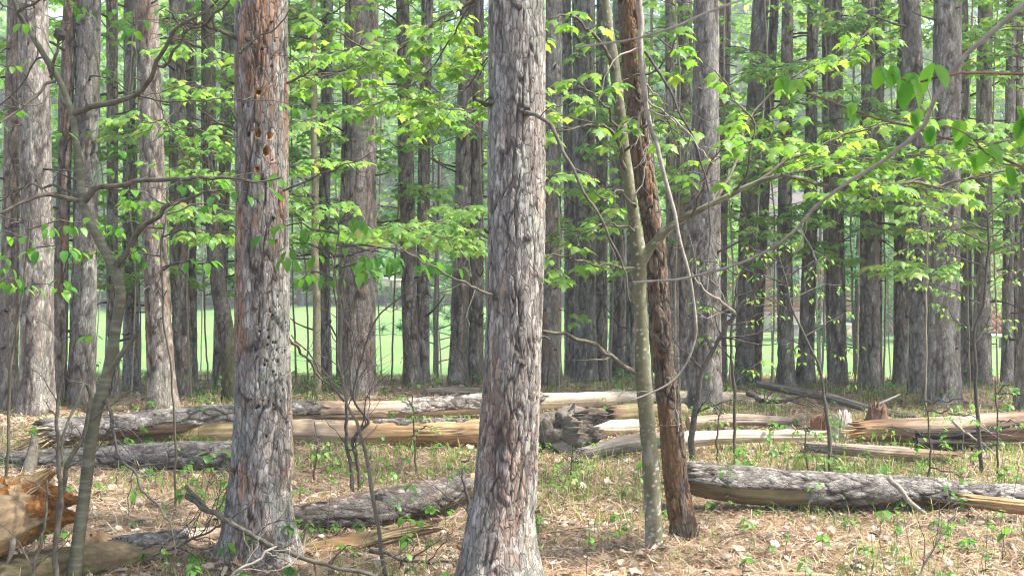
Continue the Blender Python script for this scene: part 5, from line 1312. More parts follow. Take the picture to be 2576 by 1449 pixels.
# bare forked shrub between the front pines
sh = thing('bare_shrub', 'leafless dark forked shrub with crooked stems between the front pines', 'shrub', P(893, 1240, 7.5))
bare_branch(sh, [(886, 1255, 7.5), (882, 1180, 7.5), (870, 1100, 7.5), (868, 1010, 7.5), (855, 930, 7.5), (846, 830, 7.5), (838, 720, 7.5), (835, 640, 7.5)], 11, 3, 'twig', 41, 14, (0.12, 0.5), 'stem', 8)
bare_branch(sh, [(906, 1255, 7.5), (900, 1180, 7.5), (888, 1112, 7.5), (900, 1085, 7.48), (928, 1062, 7.46), (908, 1040, 7.46), (888, 1005, 7.46), (896, 940, 7.45), (915, 890, 7.44), (930, 840, 7.43), (960, 790, 7.42), (1010, 740, 7.4), (1060, 690, 7.4)], 10, 2.5, 'twig', 42, 16, (0.12, 0.5), 'stem', 8)
bare_branch(sh, [(866, 1010, 7.5), (845, 985, 7.5), (820, 960, 7.5), (780, 890, 7.5), (728, 840, 7.5)], 6, 4, 'maple_twig', 43, 2)
bare_branch(sh, [(890, 1005, 7.46), (878, 960, 7.5), (885, 900, 7.55), (905, 840, 7.6), (898, 780, 7.6)], 8, 3, 'twig', 44, 8)
# leaning black sapling right of the dead trunk
bs = thing('dead_sapling', 'black leaning leafless sapling with side twigs behind dead trunk', 'sapling', P(1742, 1160, 8.6), 'bare saplings')
bare_branch(bs, [(1745, 1175, 8.6), (1738, 1110, 8.6), (1746, 1060, 8.6), (1760, 980, 8.6), (1768, 930, 8.6), (1800, 870, 8.6), (1840, 800, 8.6), (1870, 760, 8.6), (1905, 720, 8.6), (1960, 640, 8.6)], 18, 5, 'twig', 51, 12, (0.2, 0.6), 'stem', 8)
bare_branch(bs, [(1768, 935, 8.6), (1745, 905, 8.6), (1720, 885, 8.6), (1690, 850, 8.6)], 8, 3, 'twig', 52, 5, (0.1, 0.3))
bare_branch(bs, [(1850, 790, 8.6), (1820, 760, 8.55), (1780, 735, 8.5), (1740, 690, 8.5)], 10, 4, 'pale_twig', 53, 5, (0.15, 0.4))
# fallen branches on the floor
def lying(name, label, ct, w0, w1, mat, seed, twigs, tl=(0.1, 0.35)):
    b_ = P(*ct[len(ct) // 2]); b_[2] = float(hgt(b_[0], b_[1]))
    t_ = thing(name, label, 'branch', b_, 'fallen branches')
    bare_branch(t_, ct, w0, w1, mat, seed, twigs, tl, 'branch', 8)
    return t_
fb = lying('fallen_branch', 'long grey forked branch propped across the foot of holed pine', [(470, 1248, 5.6), (520, 1276, 5.5), (600, 1326, 5.35), (690, 1374, 5.25), (800, 1410, 5.2), (950, 1446, 5.15), (1020, 1468, 5.1)], 16, 9, 'maple_twig', 61, 12)
bare_branch(fb, [(468, 1222, 5.62), (495, 1248, 5.56), (525, 1278, 5.5)], 11, 8, 'maple_twig', 62, 1)
lying('fallen_branch', 'thin grey stick slanting up at the foot of holed pine', [(552, 1470, 5.1), (620, 1420, 5.12), (690, 1378, 5.2)], 9, 6, 'pale_twig', 63, 4)
lying('fallen_branch', 'yellow stick leaning on the large right-hand log', [(2235, 1200, 6.75), (2270, 1242, 6.7), (2320, 1290, 6.65)], 15, 12, 'pale_twig', 64, 0)
lying('fallen_branch', 'grey branch lying at the feet of maple and dead trunk', [(1345, 1412, 5.85), (1480, 1420, 5.9), (1600, 1412, 5.9), (1740, 1400, 5.95), (1830, 1425, 5.85)], 9, 4, 'twig', 65, 12)
lying('fallen_branch', 'curved dead branch lying right of the short mossy log', [(930, 1385, 5.85), (990, 1400, 5.8), (1080, 1410, 5.8), (1170, 1412, 5.8)], 12, 5, 'twig', 66, 8)
lying('fallen_branch', 'tangle of dark twigs above the olive barkless log', [(380, 1400, 5.7), (450, 1370, 5.75), (540, 1330, 5.8), (590, 1300, 5.85)], 8, 4, 'twig', 67, 16)
lying('fallen_branch', 'forked white twig fallen under the brown barkless log', [(2390, 1050, 8.6), (2420, 1080, 8.55), (2480, 1120, 8.5), (2510, 1150, 8.45)], 9, 3, 'pale_twig', 68, 7)
lying('fallen_branch', 'upright dead stick between slanting log and central pine', [(1195, 1330, 6.3), (1180, 1280, 6.35), (1164, 1185, 6.4)], 11, 7, 'twig', 69, 3)
lying('fallen_branch', 'dark twig sticking up at bottom right corner area', [(1180 + 1120, 1470, 5.4), (2350, 1380, 5.5), (2400, 1300, 5.6)], 6, 3, 'twig', 70, 4)
lying('fallen_branch', 'gnarled dead limb lying beside thin grey fallen trunk', [(1880, 990, 11.2), (1930, 1010, 11.0), (1990, 1005, 10.9), (2060, 985, 10.9)], 14, 6, 'twig', 71, 9)
lying('fallen_branch', 'pale stick lying in the lawn edge left of central pine', [(1110, 1000, 11.6), (1180, 985, 11.8), (1250, 1010, 11.7)], 7, 4, 'pale_twig', 72, 3)
lying('fallen_branch', 'stick on the needles just behind the log left of holed pine', [(500, 995, 12.0), (540, 1012, 11.7), (575, 1028, 11.4)], 8, 5, 'twig', 73, 1)

# ------------------------------------------------------------------ far trees beyond the lawn
def far_conifer(seed, H, R):
    rng = np.random.default_rng(seed); ctr = []
    mb = MB(); V, Q = tube(np.array([[0, 0, -0.3], [0, 0, H * 0.5], [0, 0, H]]), [0.2, 0.13, 0.02], 7); mb.add(V, Q)
    nb = 85
    for k in range(nb):
        t = (k + rng.random()) / nb; z = 0.8 + (H - 0.9) * t; az = k * 2.4 + rng.uniform(-.5, .5); ln = R * (1 - t) ** 0.8 * rng.uniform(0.55, 1.15) + 0.3
        u = np.linspace(0.2, 1, 14)[:, None]
        d = np.array([math.cos(az), math.sin(az), 0])
        c = d * ln * u + np.array([0, 0, 1]) * (z + 0.25 * u * ln - 0.45 * ln * u ** 2) + rng.normal(size=(14, 3)) * 0.16
        ctr.append(c)
    Vn, Fn = tuft_cloud(rng, np.concatenate(ctr), 8, 0.34, 0.035, 0.1)
    return (Vn, Fn), mb
def far_broad(seed, H, R, z0):
    rng = np.random.default_rng(seed); mb = MB()
    V, Q = tube(np.array([[0, 0, -0.3], [0.1, 0, H * 0.4], [0, 0.1, H * 0.85]]), [0.16, 0.1, 0.02], 7); mb.add(V, Q)
    nc = 130; c = rng.normal(size=(nc, 3)); c /= np.linalg.norm(c, axis=1)[:, None]; c *= rng.random(nc)[:, None] ** 0.45
    c = c * [R, R, (H - z0) / 2] + [0, 0, (H + z0) / 2]
    for q in c[:30]:
        V, Q = tube(np.array([[0, 0, q[2] * 0.6], q * [0.5, 0.5, 0.85], q]), [0.05, 0.03, 0.01], 4); mb.add(V, Q)
    p = np.repeat(c, 38, 0) + rng.normal(size=(nc * 38, 3)) * [0.5, 0.5, 0.28]
    d = rng.normal(size=p.shape) * [1, 1, 0.6]; d /= np.linalg.norm(d, axis=1)[:, None]; s_ = np.cross(d, rng.normal(size=p.shape)); s_ /= np.linalg.norm(s_, axis=1)[:, None]
    l = rng.uniform(0.12, 0.24, len(p))[:, None]
    V = np.stack([p - d * l, p + s_ * l * 0.6, p + d * l, p - s_ * l * 0.6], 1).reshape(-1, 3)
    return (V, np.arange(len(p) * 4).reshape(-1, 4)), mb
FARV = []
for k in range(3):
    cr, mb = far_conifer(200 + k, 15 + k * 2, 2.6 + 0.3 * k)
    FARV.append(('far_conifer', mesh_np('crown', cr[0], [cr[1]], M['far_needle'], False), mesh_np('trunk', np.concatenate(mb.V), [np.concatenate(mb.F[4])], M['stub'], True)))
for k in range(3):
    cr, mb = far_broad(300 + k, 11 + 2 * k, 3.0 + 0.3 * k, 1.0)
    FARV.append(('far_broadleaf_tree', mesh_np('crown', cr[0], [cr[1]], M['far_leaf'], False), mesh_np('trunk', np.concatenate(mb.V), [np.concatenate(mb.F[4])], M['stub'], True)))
def far_tree(v, x, y, lab, grp, sc=1.0, rz=0.0):
    z = float(hgt(x, y)); nm, cr, tr = FARV[v]
    root = thing(nm, lab, 'tree', (x, y, z), grp)
    root.rotation_euler = (0, 0, rz); root.scale = (sc, sc, sc)
    obj('crown', cr, root); obj('trunk', tr, root)
rg = np.random.default_rng(91)
for row, (y0, nn) in enumerate(((63, 21), (71, 22), (82, 24))):
    for k in range(nn):
        y = y0 + rg.uniform(-2.5, 2.5); half = 0.47 * y
        x = -half + (k + rg.random()) / nn * 2 * half
        if row == 0 and 7 < x < 24: y += 6
        v = int(rg.integers(0, 3)) if rg.random() < (0.4 if row else 0.2) else 3 + int(rg.integers(0, 3))
        if v < 3: far_tree(v, x, y, 'bluish-green conifer far beyond the lawn, blending into its neighbours', 'far conifers beyond the lawn', rg.uniform(1.1, 1.5), rg.uniform(0, 6.28))
        else: far_tree(v, x, y, 'bright green broadleaf tree far beyond the lawn among conifers', 'far broadleaf trees beyond the lawn', rg.uniform(1.1, 1.5), rg.uniform(0, 6.28))
far_tree(4, (1760 - CX) / F * 44, 44, 'bright green broadleaf tree on the lawn left of the cabin', None, 0.62, 1.0)
far_tree(3, (2215 - CX) / F * 43, 43, 'bright green broadleaf tree in front of the cabin deck', None, 0.6, 2.0)
far_tree(5, (2440 - CX) / F * 42, 42, 'broadleaf tree on the lawn left of the reddish gable', None, 0.55, 0.3)
far_tree(3, (560 - CX) / F * 57, 57, 'leafy broadleaf tree at the far lawn edge behind mossy trunk', None, 0.8, 4.0)
far_tree(4, (760 - CX) / F * 58, 58, 'leafy broadleaf tree at far lawn edge right of holed pine', None, 0.7, 5.0)
far_tree(5, (300 - CX) / F * 58, 58, 'leafy broadleaf tree at far lawn edge behind the cherry', None, 0.8, 2.4)

BUSH = [far_broad(400 + k, 2.2, 1.5, 0.05) for k in range(2)]
BUSH_ME = []
for (bv, bf), mbb in BUSH:
    BUSH_ME.append((mesh_np('crown', bv * 1.0, [bf], M['far_leaf'], False), mesh_np('stem', np.concatenate(mbb.V), [np.concatenate(mbb.F[4])], M['stub'])))
rg = np.random.default_rng(95)
for k in range(34):
    x = -27 + k * 1.65 + rg.uniform(-0.5, 0.5)
    y = (60.5 if x < 6.5 else 55.8) + rg.uniform(-1.0, 1.5)
    if 8 < x < 16.5: y = 56.5
    z = float(hgt(x, y)); sc_ = rg.uniform(0.7, 1.35)
    root = thing('bush', 'light green leafy bush in the hedge along the far lawn edge', 'bush', (x, y, z), 'bushes along the far lawn edge')
    root.rotation_euler = (0, 0, rg.uniform(0, 6.28)); root.scale = (sc_ * 1.25, sc_ * 1.25, sc_)
    obj('crown', BUSH_ME[k % 2][0], root); obj('stem', BUSH_ME[k % 2][1], root)

def young_pine(label, xpx, d, H, R, seed, sc=1.0):
    rng = np.random.default_rng(seed); x = (xpx - CX) / F * d; z = float(hgt(x, d))
    root = thing('young_white_pine', label, 'tree', (x, d, z), 'young white pines on the lawn')
    V, Q = tube(wiggle(np.linspace([0, 0, -0.2], [0.1, 0, H], 20), 0.02, seed), np.linspace(0.05, 0.012, 20), 8); obj('trunk', mesh_np('trunk', V, [Q], M['twig']), root)
    ctr = []; mb = MB()
    for k in range(int(H * 9)):
        zb = rng.uniform(0.3, H); az = rng.uniform(0, 6.28); ln = R * (1.05 - zb / H) * rng.uniform(0.6, 1.1) + 0.15
        e = np.array([math.cos(az) * ln, math.sin(az) * ln, zb + 0.3 * ln]); s0 = np.array([0, 0, zb])
        V, Q = tube(catmull([s0, (s0 + e) / 2 + [0, 0, -0.03], e], 5), np.linspace(0.012, 0.004, 5), 4); mb.add(V, Q)
        u = np.linspace(0.45, 1.0, 6)[:, None]; ctr.append(s0 * (1 - u) + e * u + rng.normal(size=(6, 3)) * 0.07)
    mb.build('branches', M['twig'], root)['kind'] = 'stuff'
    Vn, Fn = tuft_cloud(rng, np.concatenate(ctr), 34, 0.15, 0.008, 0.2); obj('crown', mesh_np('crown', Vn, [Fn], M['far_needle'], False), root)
young_pine('young white pine with bluish needles behind the touching pine pair', 1095, 19, 6.0, 1.3, 5)
young_pine('young white pine standing left of the central pine, farther on the lawn', 1180, 23, 7.0, 1.2, 6)
young_pine('young white pine behind the leaning dead trunk', 1700, 22, 7.5, 1.5, 7)
young_pine('slim young white pine left of the clean straight pine', 2150, 17, 4.0, 0.5, 8)
young_pine('young white pine with blue-green needles behind right-hand pines', 2060, 26, 8.0, 1.6, 9)

# ------------------------------------------------------------------ cabin and garden things beyond the lawn
M['siding'] = mat_noise('orange_log_siding', [(0.3, (0.24, 0.1, 0.045)), (0.7, (0.34, 0.16, 0.075))], (0.6, 3, 14), bs=0.2)
M['red_siding'] = mat_noise('red_brown_siding', [(0.3, (0.22, 0.07, 0.03)), (0.7, (0.34, 0.12, 0.05))], (0.6, 3, 14), bs=0.2)
M['tan'] = mat_noise('tan_masonry', [(0.3, (0.4, 0.31, 0.24)), (0.7, (0.52, 0.42, 0.34))], (6, 6, 6))
M['roof'] = mat_noise('brown_shingle', [(0.3, (0.07, 0.06, 0.055)), (0.7, (0.14, 0.12, 0.11))], (8, 8, 8))
M['stone'] = mat_noise('grey_stone', [(0.3, (0.3, 0.33, 0.36)), (0.7, (0.46, 0.49, 0.52))], (10, 10, 10))
M['white'] = mat_noise('white_paint', [(0.3, (0.7, 0.7, 0.7)), (0.7, (0.8, 0.8, 0.8))], (10, 10, 10))
m, nt, b = new_mat('window_glass'); b.inputs['Base Color'].default_value = (0.03, 0.035, 0.04, 1); b.inputs['Roughness'].default_value = 0.08; b.inputs['Specular IOR Level'].default_value = 0.5; M['glass'] = m
M['dark'] = mat_noise('dark_wood', [(0.3, (0.03, 0.026, 0.022)), (0.7, (0.07, 0.06, 0.05))], (10, 10, 10))

def box(lo, hi):
    x0, y0, z0 = lo; x1, y1, z1 = hi
    V = np.array([(x0, y0, z0), (x1, y0, z0), (x1, y1, z0), (x0, y1, z0), (x0, y0, z1), (x1, y0, z1), (x1, y1, z1), (x0, y1, z1)])
    return V, np.array([(0, 3, 2, 1), (4, 5, 6, 7), (0, 1, 5, 4), (1, 2, 6, 5), (2, 3, 7, 6), (3, 0, 4, 7)])
hx0, hx1, hy0, hy1 = 8.9, 15.4, 47.5, 54.0
hz = float(hgt(11, 47.5)) + 0.05
cab = thing('cabin', 'orange log-sided cabin with tan foundation beyond the lawn at right', 'house', (hx0, hy0, hz - 0.3))
part('foundation', *box((hx0, hy0 - 0.05, hz - 0.4), (hx1, hy1, hz + 0.75)), M['tan'], cab, smooth=False)
part('inner_wall', *box((hx0 + 0.1, hy0 + 0.1, hz + 0.75), (hx1 - 0.1, hy1 - 0.1, hz + 3.6)), M['dark'], cab, smooth=False)
pk_v, pk_q = tube(np.array([[0, 0, 0], [hx1 - hx0, 0, 0]]), 0.115, 10)
pk_me = mesh_np('plank', pk_v, [pk_q], M['siding'])
for k in range(14):
    o = obj('plank', pk_me, cab); o.location = (0, 0.06, 0.3 + 0.75 + 0.1 + k * 0.205)
ck_v, ck_q = tube(np.array([[0, 0, 0], [0, hy1 - hy0, 0]]), 0.115, 10); ck_me = mesh_np('plank_side', ck_v, [ck_q], M['siding'])
for k in range(14):
    o = obj('plank', ck_me, cab); o.location = (0.06, 0.1, 0.3 + 0.75 + 0.2 + k * 0.205)
mx = (hy0 + hy1) / 2
rV = np.array([(hx0 - 0.5, hy0 - 0.6, hz + 3.45), (hx1 + 0.5, hy0 - 0.6, hz + 3.45), (hx1 + 0.5, mx, hz + 6.2), (hx0 - 0.5, mx, hz + 6.2), (hx0 - 0.5, hy1 + 0.6, hz + 3.45), (hx1 + 0.5, hy1 + 0.6, hz + 3.45)])
rV2 = rV + [0, 0, 0.18]
part('roof', np.vstack([rV, rV2]), np.array([(6, 7, 8, 9), (9, 8, 11, 10), (3, 2, 1, 0), (4, 5, 2, 3), (0, 1, 7, 6), (5, 4, 10, 11), (0, 6, 9, 3), (3, 9, 10, 4), (1, 2, 8, 7), (2, 5, 11, 8)]), M['roof'], cab, smooth=False)
for wx in (10.4, 13.2):
    w = part('window', *box((wx, hy0 - 0.09, hz + 1.6), (wx + 1.1, hy0 + 0.05, hz + 2.8)), M['white'], cab, smooth=False)
    for q in (0, 1):
        part('pane', *box((wx + 0.08 + q * 0.5, hy0 - 0.11, hz + 1.7), (wx + 0.52 + q * 0.5, hy0 - 0.07, hz + 2.7)), M['glass'], w, smooth=False)
dk = part('deck', *box((14.2, hy0 - 2.2, hz + 0.62), (hx1 + 1.6, hy0 - 0.06, hz + 0.75)), M['dark'], cab, smooth=False)
for k in range(22):
    a0 = 14.25 + k * 0.125
    for sgn in (1, -1):
        V, Q = tube(np.array([[a0, hy0 - 2.15 + 0.012 * sgn, hz - 0.25 if sgn > 0 else hz + 0.6], [a0 + 0.5, hy0 - 2.15 + 0.012 * sgn, hz + 0.6 if sgn > 0 else hz - 0.25]]), 0.016, 4)
        part('lattice_slat', V, Q, M['tan'], dk)
gx0, gx1, gy0 = 18.2, 23.0, 46.0
gz = float(hgt(20, 46)) - 0.1
gb = thing('shed', 'reddish-brown gabled shed with slanting boards near right edge beyond lawn', 'shed', (gx0, gy0, gz))
part('inner_wall', *box((gx0 + 0.05, gy0 + 0.06, gz), (gx1, gy0 + 5, gz + 4.4)), M['dark'], gb, smooth=False)
for k in range(34):
    zc = gz - 4.0 + k * 0.26          # slanting boards clipped to the wall
    x_lo, x_hi = gx0, gx1; f = lambda x: zc + (gx1 - x) * 0.85
    xs = [x for x in np.linspace(x_lo, x_hi, 60) if gz + 0.05 <= f(x) <= gz + 4.3]
    if len(xs) < 2: continue
    a_, b_ = xs[0], xs[-1]
    hh = 0.118
    V = np.array([(a_, gy0, f(a_) - hh), (b_, gy0, f(b_) - hh), (b_, gy0, f(b_) + hh), (a_, gy0, f(a_) + hh), (a_, gy0 + 0.05, f(a_) - hh), (b_, gy0 + 0.05, f(b_) - hh), (b_, gy0 + 0.05, f(b_) + hh), (a_, gy0 + 0.05, f(a_) + hh)])
    part('board', V, np.array([(0, 1, 2, 3), (7, 6, 5, 4), (0, 4, 5, 1), (3, 2, 6, 7), (0, 3, 7, 4), (1, 5, 6, 2)]), M['red_siding'], gb, smooth=False)
part('corner_post', *box((gx0 - 0.12, gy0 - 0.04, gz), (gx0 - 0.003, gy0 + 0.2, gz + 4.4)), M['dark'], gb, smooth=False)
rV = np.array([(gx0 - 0.5, gy0 - 0.5, gz + 4.35), ((gx0 + gx1) / 2, gy0 - 0.5, gz + 6.4), (gx1 + 0.5, gy0 - 0.5, gz + 4.35)])
rr_ = np.vstack([rV, rV + [0, 6, 0], rV + [0, 0, 0.16], rV + [0, 6, 0.16]])
part('roof', rr_, np.array([(0, 1, 4, 3), (1, 2, 5, 4), (6, 9, 10, 7), (7, 10, 11, 8), (0, 6, 7, 1), (1, 7, 8, 2), (3, 4, 10, 9), (4, 5, 11, 10), (0, 3, 9, 6), (2, 8, 11, 5)]), M['roof'], gb, smooth=False)
rw = thing('retaining_wall', 'low tan retaining wall at the lawn edge before the cabin', 'wall', (10.6, 45.6, float(hgt(12, 45.6))))
rw['kind'] = 'thing'
for q, (x0, x1) in enumerate(((10.6, 12.2), (12.215, 13.9))):
    part('block', *box((x0, 45.6, hz - 0.45), (x1, 45.85, hz + 0.32)), M['tan'], rw, smooth=False)
part('capstone', *box((10.55, 45.55, hz + 0.323), (13.95, 45.9, hz + 0.4)), M['stone'], rw, smooth=False)
wp = thing('white_post', 'small white post on the lawn in front of retaining wall', 'post', ((2031 - CX) / F * 44, 44, float(hgt(10.9, 44))))
V, Q = tube(np.array([wp.location[:], np.array(wp.location) + [0, 0, 0.62]]), 0.045, 10); part('post', V, Q, M['white'], wp)
V, Q = tube(np.array([np.array(wp.location) + [0, 0, 0.62], np.array(wp.location) + [0, 0, 0.66], np.array(wp.location) + [0, 0, 0.7]]), [0.06, 0.06, 0.01], 10); part('cap', V, Q, M['white'], wp)
bx_, by_ = (2497 - CX) / F * 38, 38.0; bz_ = float(hgt(bx_, by_))
be = thing('stone_bench', 'pale grey stone bench on the lawn near the right edge', 'bench', (bx_, by_, bz_))
part('seat', *box((bx_ - 0.45, by_ - 0.2, bz_ + 0.34), (bx_ + 0.45, by_ + 0.2, bz_ + 0.44)), M['stone'], be, smooth=False)
for q in (-0.32, 0.32):
    part('leg', *box((bx_ + q - 0.06, by_ - 0.16, bz_), (bx_ + q + 0.06, by_ + 0.16, bz_ + 0.338)), M['stone'], be, smooth=False)
for (xp, yp, lab) in ((971, 712, 'left bird box on a post beyond the far lawn edge'), (999, 716, 'right bird box on a post beyond the far lawn edge')):
    c = P(xp, yp, 56.0); zg = float(hgt(c[0], 56))
    bb = thing('bird_box', lab, 'bird box', (c[0], 56, zg), 'bird boxes')
    V, Q = tube(np.array([[c[0], 56, zg - 0.1], [c[0], 56, c[2] - 0.15]]), 0.05, 8); part('post', V, Q, M['dark'], bb)
    part('box', *box((c[0] - 0.2, 55.8, c[2] - 0.15), (c[0] + 0.2, 56.2, c[2] + 0.2)), M['tan'], bb, smooth=False)
    V, Q = box((c[0] - 0.28, 55.7, c[2] + 0.203), (c[0] + 0.28, 56.3, c[2] + 0.25)); part('roof', V, Q, M['white'], bb, smooth=False)

# ------------------------------------------------------------------ forest floor cover
def scatter(n, d0, d1, rng, pw=1.6, margin=0.8):
    u = rng.random(n); d = (d0 ** (2 - pw) + u * (d1 ** (2 - pw) - d0 ** (2 - pw))) ** (1 / (2 - pw))
    x = (rng.random(n) * 2 - 1) * (0.44 * d + margin)
    return x, d
def frame_rand(rng, n, tilt):
    az = rng.uniform(0, 6.283, n); nrm = np.stack([rng.normal(size=n) * tilt, rng.normal(size=n) * tilt, np.ones(n)], -1); nrm /= np.linalg.norm(nrm, axis=1)[:, None]
    ax = np.stack([np.cos(az), np.sin(az), np.zeros(n)], -1); ax -= nrm * (ax * nrm).sum(1)[:, None]; ax /= np.linalg.norm(ax, axis=1)[:, None]
    return ax, nrm
rng = np.random.default_rng(120)
# needles
n = 190000
x, y = scatter(n, 4.6, 14.8, rng); z = hgt(x, y) + rng.random(n) ** 2 * 0.03 + 0.003
az = rng.uniform(0, 6.283, n); el = rng.normal(size=n) * 0.2
d_ = np.stack([np.cos(az) * np.cos(el), np.sin(az) * np.cos(el), np.sin(el)], -1); s_ = np.stack([-np.sin(az), np.cos(az), np.zeros(n)], -1)
l = rng.uniform(0.03, 0.08, n)[:, None]; w = (0.0014 * (y / 6.0))[:, None]; c = np.stack([x, y, z], -1)
V = np.stack([c - d_ * l - s_ * w, c - d_ * l + s_ * w, c + d_ * l + s_ * w + [0, 0, 0.002], c + d_ * l - s_ * w + [0, 0, 0.002]], 1).reshape(-1, 3)
o = obj('needle_litter', mesh_np('needle_litter', V, [np.arange(n * 4).reshape(-1, 4)], M['litter_needle'], False)); tag(o, 'fallen brown pine needles covering the forest floor', 'needles', None, 'stuff')
# dead leaves
def dead_leaf(seed):
    v, f = (maple_leaf(seed) if seed % 2 else oval_leaf(seed, 0.34)); rg_ = np.random.default_rng(seed)
    v = v[:, :].copy(); v[:, 1] -= 0.5; v[:, 2] = 0.5 * rg_.uniform(-0.6, 1) * v[:, 0] ** 2 * 2 + 0.35 * rg_.uniform(-1, 1) * v[:, 1] ** 2 + rg_.normal(size=len(v)) * 0.035
    return v, f
mb = MB()
n = 16000; x, y = scatter(n, 4.6, 14.5, rng, 1.4)
pt = sst(0.42, 0.6, fbm(x * 0.9 + 20, y * 0.9 + 20, seed=5)); kp = rng.random(n) < 0.25 + 0.75 * pt; x, y = x[kp], y[kp]; n = len(x)
ax, nrm = frame_rand(rng, n, 0.45); sz = 0.022 + 0.045 * rng.random(n) ** 2
Mx, _ = leaf_mats(None, ax, nrm, sz); c = np.stack([x, y, hgt(x, y) + 0.012 + 0.02 * rng.random(n)], -1)
for v in range(6):
    LV, LF = dead_leaf(v + 3); idx = np.arange(n)[np.arange(n) % 6 == v]
    W = np.einsum('nij,kj->nki', Mx[idx], LV) + c[idx][:, None]
    mb.add(W.reshape(-1, 3), (LF[None] + (np.arange(len(idx)) * len(LV))[:, None, None]).reshape(-1, 3))
o = mb.build('leaf_litter', M['litter_leaf'], smooth=False); tag(o, 'pale curled dead leaves strewn over the forest floor', 'leaves', None, 'stuff')
# bark chips and small sticks
mb = MB(); n = 1500; x, y = scatter(n, 4.6, 13.5, rng, 1.4); ax, nrm = frame_rand(rng, n, 0.25); sz = rng.uniform(0.015, 0.06, n); Mx, _ = leaf_mats(None, ax, nrm, sz); c = np.stack([x, y, hgt(x, y) + 0.015], -1)
base = np.array([(-0.5, -0.35, 0), (0.1, -0.5, 0), (0.55, -0.1, 0), (0.4, 0.45, 0), (-0.2, 0.5, 0), (-0.6, 0.1, 0)]); LV = np.vstack([base, base * [0.9, 0.9, 1] + [0, 0, 0.16]])
W = np.einsum('nij,kj->nki', Mx, LV) + c[:, None]
qs = np.array([(i, (i + 1) % 6, 6 + (i + 1) % 6, 6 + i) for i in range(6)]); ts = np.array([(6, 6 + i, 7 + i) for i in range(1, 5)])
mb.V.append(W.reshape(-1, 3)); mb.n = n * 12
mb.F[4].append((qs[None] + (np.arange(n) * 12)[:, None, None]).reshape(-1, 4)); mb.F[3].append((ts[None] + (np.arange(n) * 12)[:, None, None]).reshape(-1, 3))
o = mb.build('bark_chips', M['chip'], smooth=False); tag(o, 'flakes of fallen pine bark scattered on the floor', 'bark', None, 'stuff')
mb = MB(); n = 420; x, y = scatter(n, 4.7, 13.5, rng, 1.4)
for i in range(n):
    az = rng.uniform(0, 6.28); L = rng.uniform(0.1, 0.5); p0 = np.array([x[i], y[i], float(hgt(x[i], y[i])) + 0.012]); dv = np.array([math.cos(az), math.sin(az), rng.uniform(0, 0.15)])
    V, Q = tube(catmull([p0, p0 + dv * L * .5 + rng.normal(size=3) * 0.02, p0 + dv * L], 5), np.linspace(rng.uniform(0.002, 0.006), 0.0015, 5), 4); mb.add(V, Q)
o = mb.build('twig_litter', M['pale_twig'], smooth=True); tag(o, 'small dead twigs scattered over the forest floor', 'twigs', None, 'stuff')
# grass
def pxy(x, y): return CX + x / y * F, HY + CH / y * F
n = 80000; x, y = scatter(n, 4.7, 15.2, rng, 1.2); px_, py_ = pxy(x, y)
den = 0.03 + 0.18 * sst(0.5, 0.68, fbm(x * 1.1 + 70, y * 1.1 + 70, seed=9))
for (cx_, cy_, rx, ry, a) in ((1510, 1225, 170, 80, .5), (1640, 1200, 140, 60, .4), (2250, 1200, 420, 40, .5), (2480, 1210, 160, 50, .4), (1000, 1175, 120, 45, .35), (450, 1225, 220, 40, .25), (1480, 1330, 160, 60, .18), (2000, 1160, 200, 40, .3), (1130, 1170, 90, 40, .3), (800, 1180, 90, 40, .2)):
    den = np.maximum(den, a * np.exp(-((px_ - cx_) / rx) ** 2 - ((py_ - cy_) / ry) ** 2))
den = np.where(y > 12.4, 0.28, den * 1.3)
kp = rng.random(n) < 1.9 * den * (0.25 + 1.1 * sst(0.35, 0.65, fbm(x * 4 + 9, y * 4 + 9, seed=3))); x, y = x[kp], y[kp]; n = len(x)
az = rng.uniform(0, 6.283, n); h_ = rng.uniform(0.05, 0.17, n) * np.where(y > 12.4, 0.8, 1.0); bend = rng.uniform(0.2, 1.0, n) * h_; w = rng.uniform(0.0016, 0.0034, n) * (y / 6.5)
hd = np.stack([np.cos(az), np.sin(az), np.zeros(n)], -1); sd_ = np.stack([-np.sin(az), np.cos(az), np.zeros(n)], -1); b0 = np.stack([x, y, hgt(x, y) - 0.005], -1)
rows_ = []
for t in (0, 0.5, 0.85):
    c = b0 + hd * (bend * t * t)[:, None] + np.array([0, 0, 1]) * (h_ * (t - 0.25 * t * t))[:, None]; ww = (w * (1 - 0.6 * t))[:, None]
    rows_ += [c - sd_ * ww, c + sd_ * ww]
rows_.append(b0 + hd * (bend * 1.15)[:, None] + np.array([0, 0, 1]) * (h_ * 0.72)[:, None])
V = np.stack(rows_, 1).reshape(-1, 3); o7 = (np.arange(n) * 7)[:, None]
Q = np.vstack([np.hstack([o7, o7 + 1, o7 + 3, o7 + 2]), np.hstack([o7 + 2, o7 + 3, o7 + 5, o7 + 4])]); Tt = np.hstack([o7 + 4, o7 + 5, o7 + 6])
o = obj('grass', mesh_np('grass', V, [Q, Tt], M['grass'], True)); tag(o, 'thin tufts of green grass growing through the needle litter', 'grass', None, 'stuff')
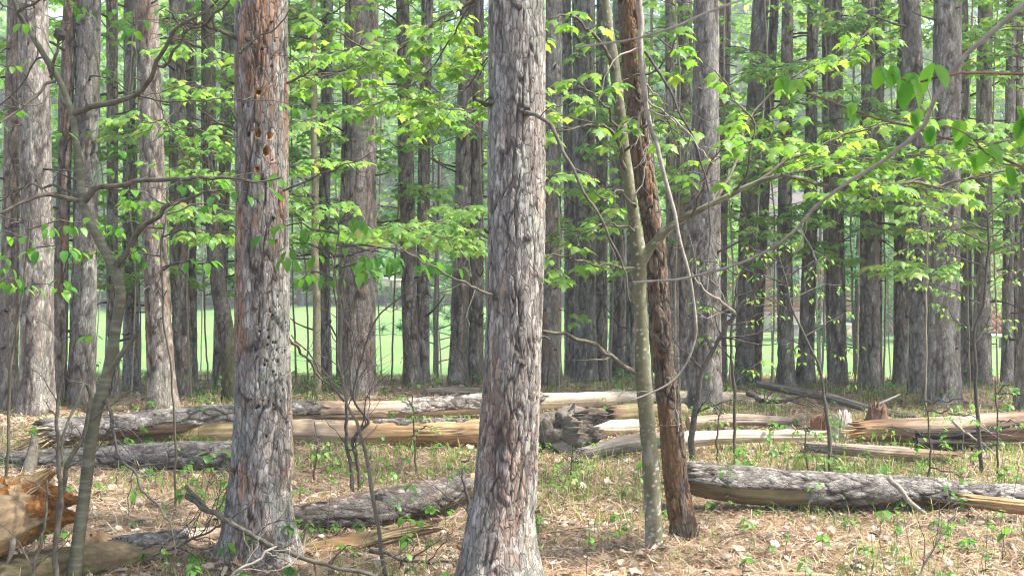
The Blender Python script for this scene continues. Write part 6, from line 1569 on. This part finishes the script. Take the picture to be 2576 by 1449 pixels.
# seedlings
mb = MB(); n = 1500; x, y = scatter(n, 4.8, 14.8, rng, 1.0); px_, py_ = pxy(x, y)
kp = (rng.random(n) < 0.35 + 0.65 * sst(0.45, 0.65, fbm(x * 0.8 + 5, y * 0.8 + 5, seed=1))); x, y = x[kp], y[kp]
lvs = Leaves()
for i in range(len(x)):
    h = rng.uniform(0.05, 0.16) if rng.random() < 0.75 else rng.uniform(0.18, 0.4)
    p0 = np.array([x[i], y[i], float(hgt(x[i], y[i])) - 0.01]); e = p0 + np.array([rng.normal() * 0.1 * h, rng.normal() * 0.1 * h, h])
    V, Q = tube(np.array([p0, (p0 + e) / 2 + rng.normal(size=3) * 0.01, e]), [0.002, 0.0016, 0.001], 4); mb.add(V, Q)
    k_ = rng.integers(3, 7); a0 = rng.uniform(0, 6.28); s0 = rng.uniform(0.03, 0.065)
    for q in range(k_):
        a = a0 + q * 6.283 / k_ + rng.uniform(-.3, .3); dr = rng.uniform(-0.1, 0.6); ax_ = unit(np.array([math.cos(a), math.sin(a), -dr]))
        lvs.add(e - np.array([0, 0, rng.uniform(0, 0.3) * h]), ax_, unit(np.array([math.cos(a) * dr, math.sin(a) * dr, 1])), s0 * rng.uniform(0.7, 1.2))
sdl = mb.build('seedlings', M['maple_twig']); tag(sdl, 'low green tree seedlings dotted over the forest floor', 'seedlings', None, 'stuff')
Mx, _ = leaf_mats(None, np.array(lvs.a), np.array(lvs.n), np.array(lvs.s)); p = np.array(lvs.p); mb = MB()
for v in range(5):
    LV, LF = LEAF['oval'][v]; idx = np.arange(len(p))[np.arange(len(p)) % 5 == v]
    W = np.einsum('nij,kj->nki', Mx[idx], LV) + p[idx][:, None]; mb.add(W.reshape(-1, 3), (LF[None] + (np.arange(len(idx)) * len(LV))[:, None, None]).reshape(-1, 3))
o = mb.build('seedling_leaves', M['oval_leaf'], sdl); o['kind'] = 'stuff'

# ------------------------------------------------------------------ light haze in the air
hv, hq = box((-75, -14, -4.2), (75, 118, 38))
hz_ = obj('haze', mesh_np('haze', hv, [hq], None, False)); tag(hz_, 'thin pale haze in the air of the wood', None, None, 'stuff')
hm = bpy.data.materials.new('thin_haze'); hm.use_nodes = True; hn_ = hm.node_tree
for nd in list(hn_.nodes):
    if nd.type != 'OUTPUT_MATERIAL': hn_.nodes.remove(nd)
pv = hn_.nodes.new('ShaderNodeVolumePrincipled'); pv.inputs['Color'].default_value = (0.96, 0.98, 0.96, 1); pv.inputs['Density'].default_value = 0.003; pv.inputs['Anisotropy'].default_value = 0.2
hn_.links.new(pv.outputs[0], hn_.nodes['Material Output'].inputs['Volume'])
hz_.data.materials.append(hm)
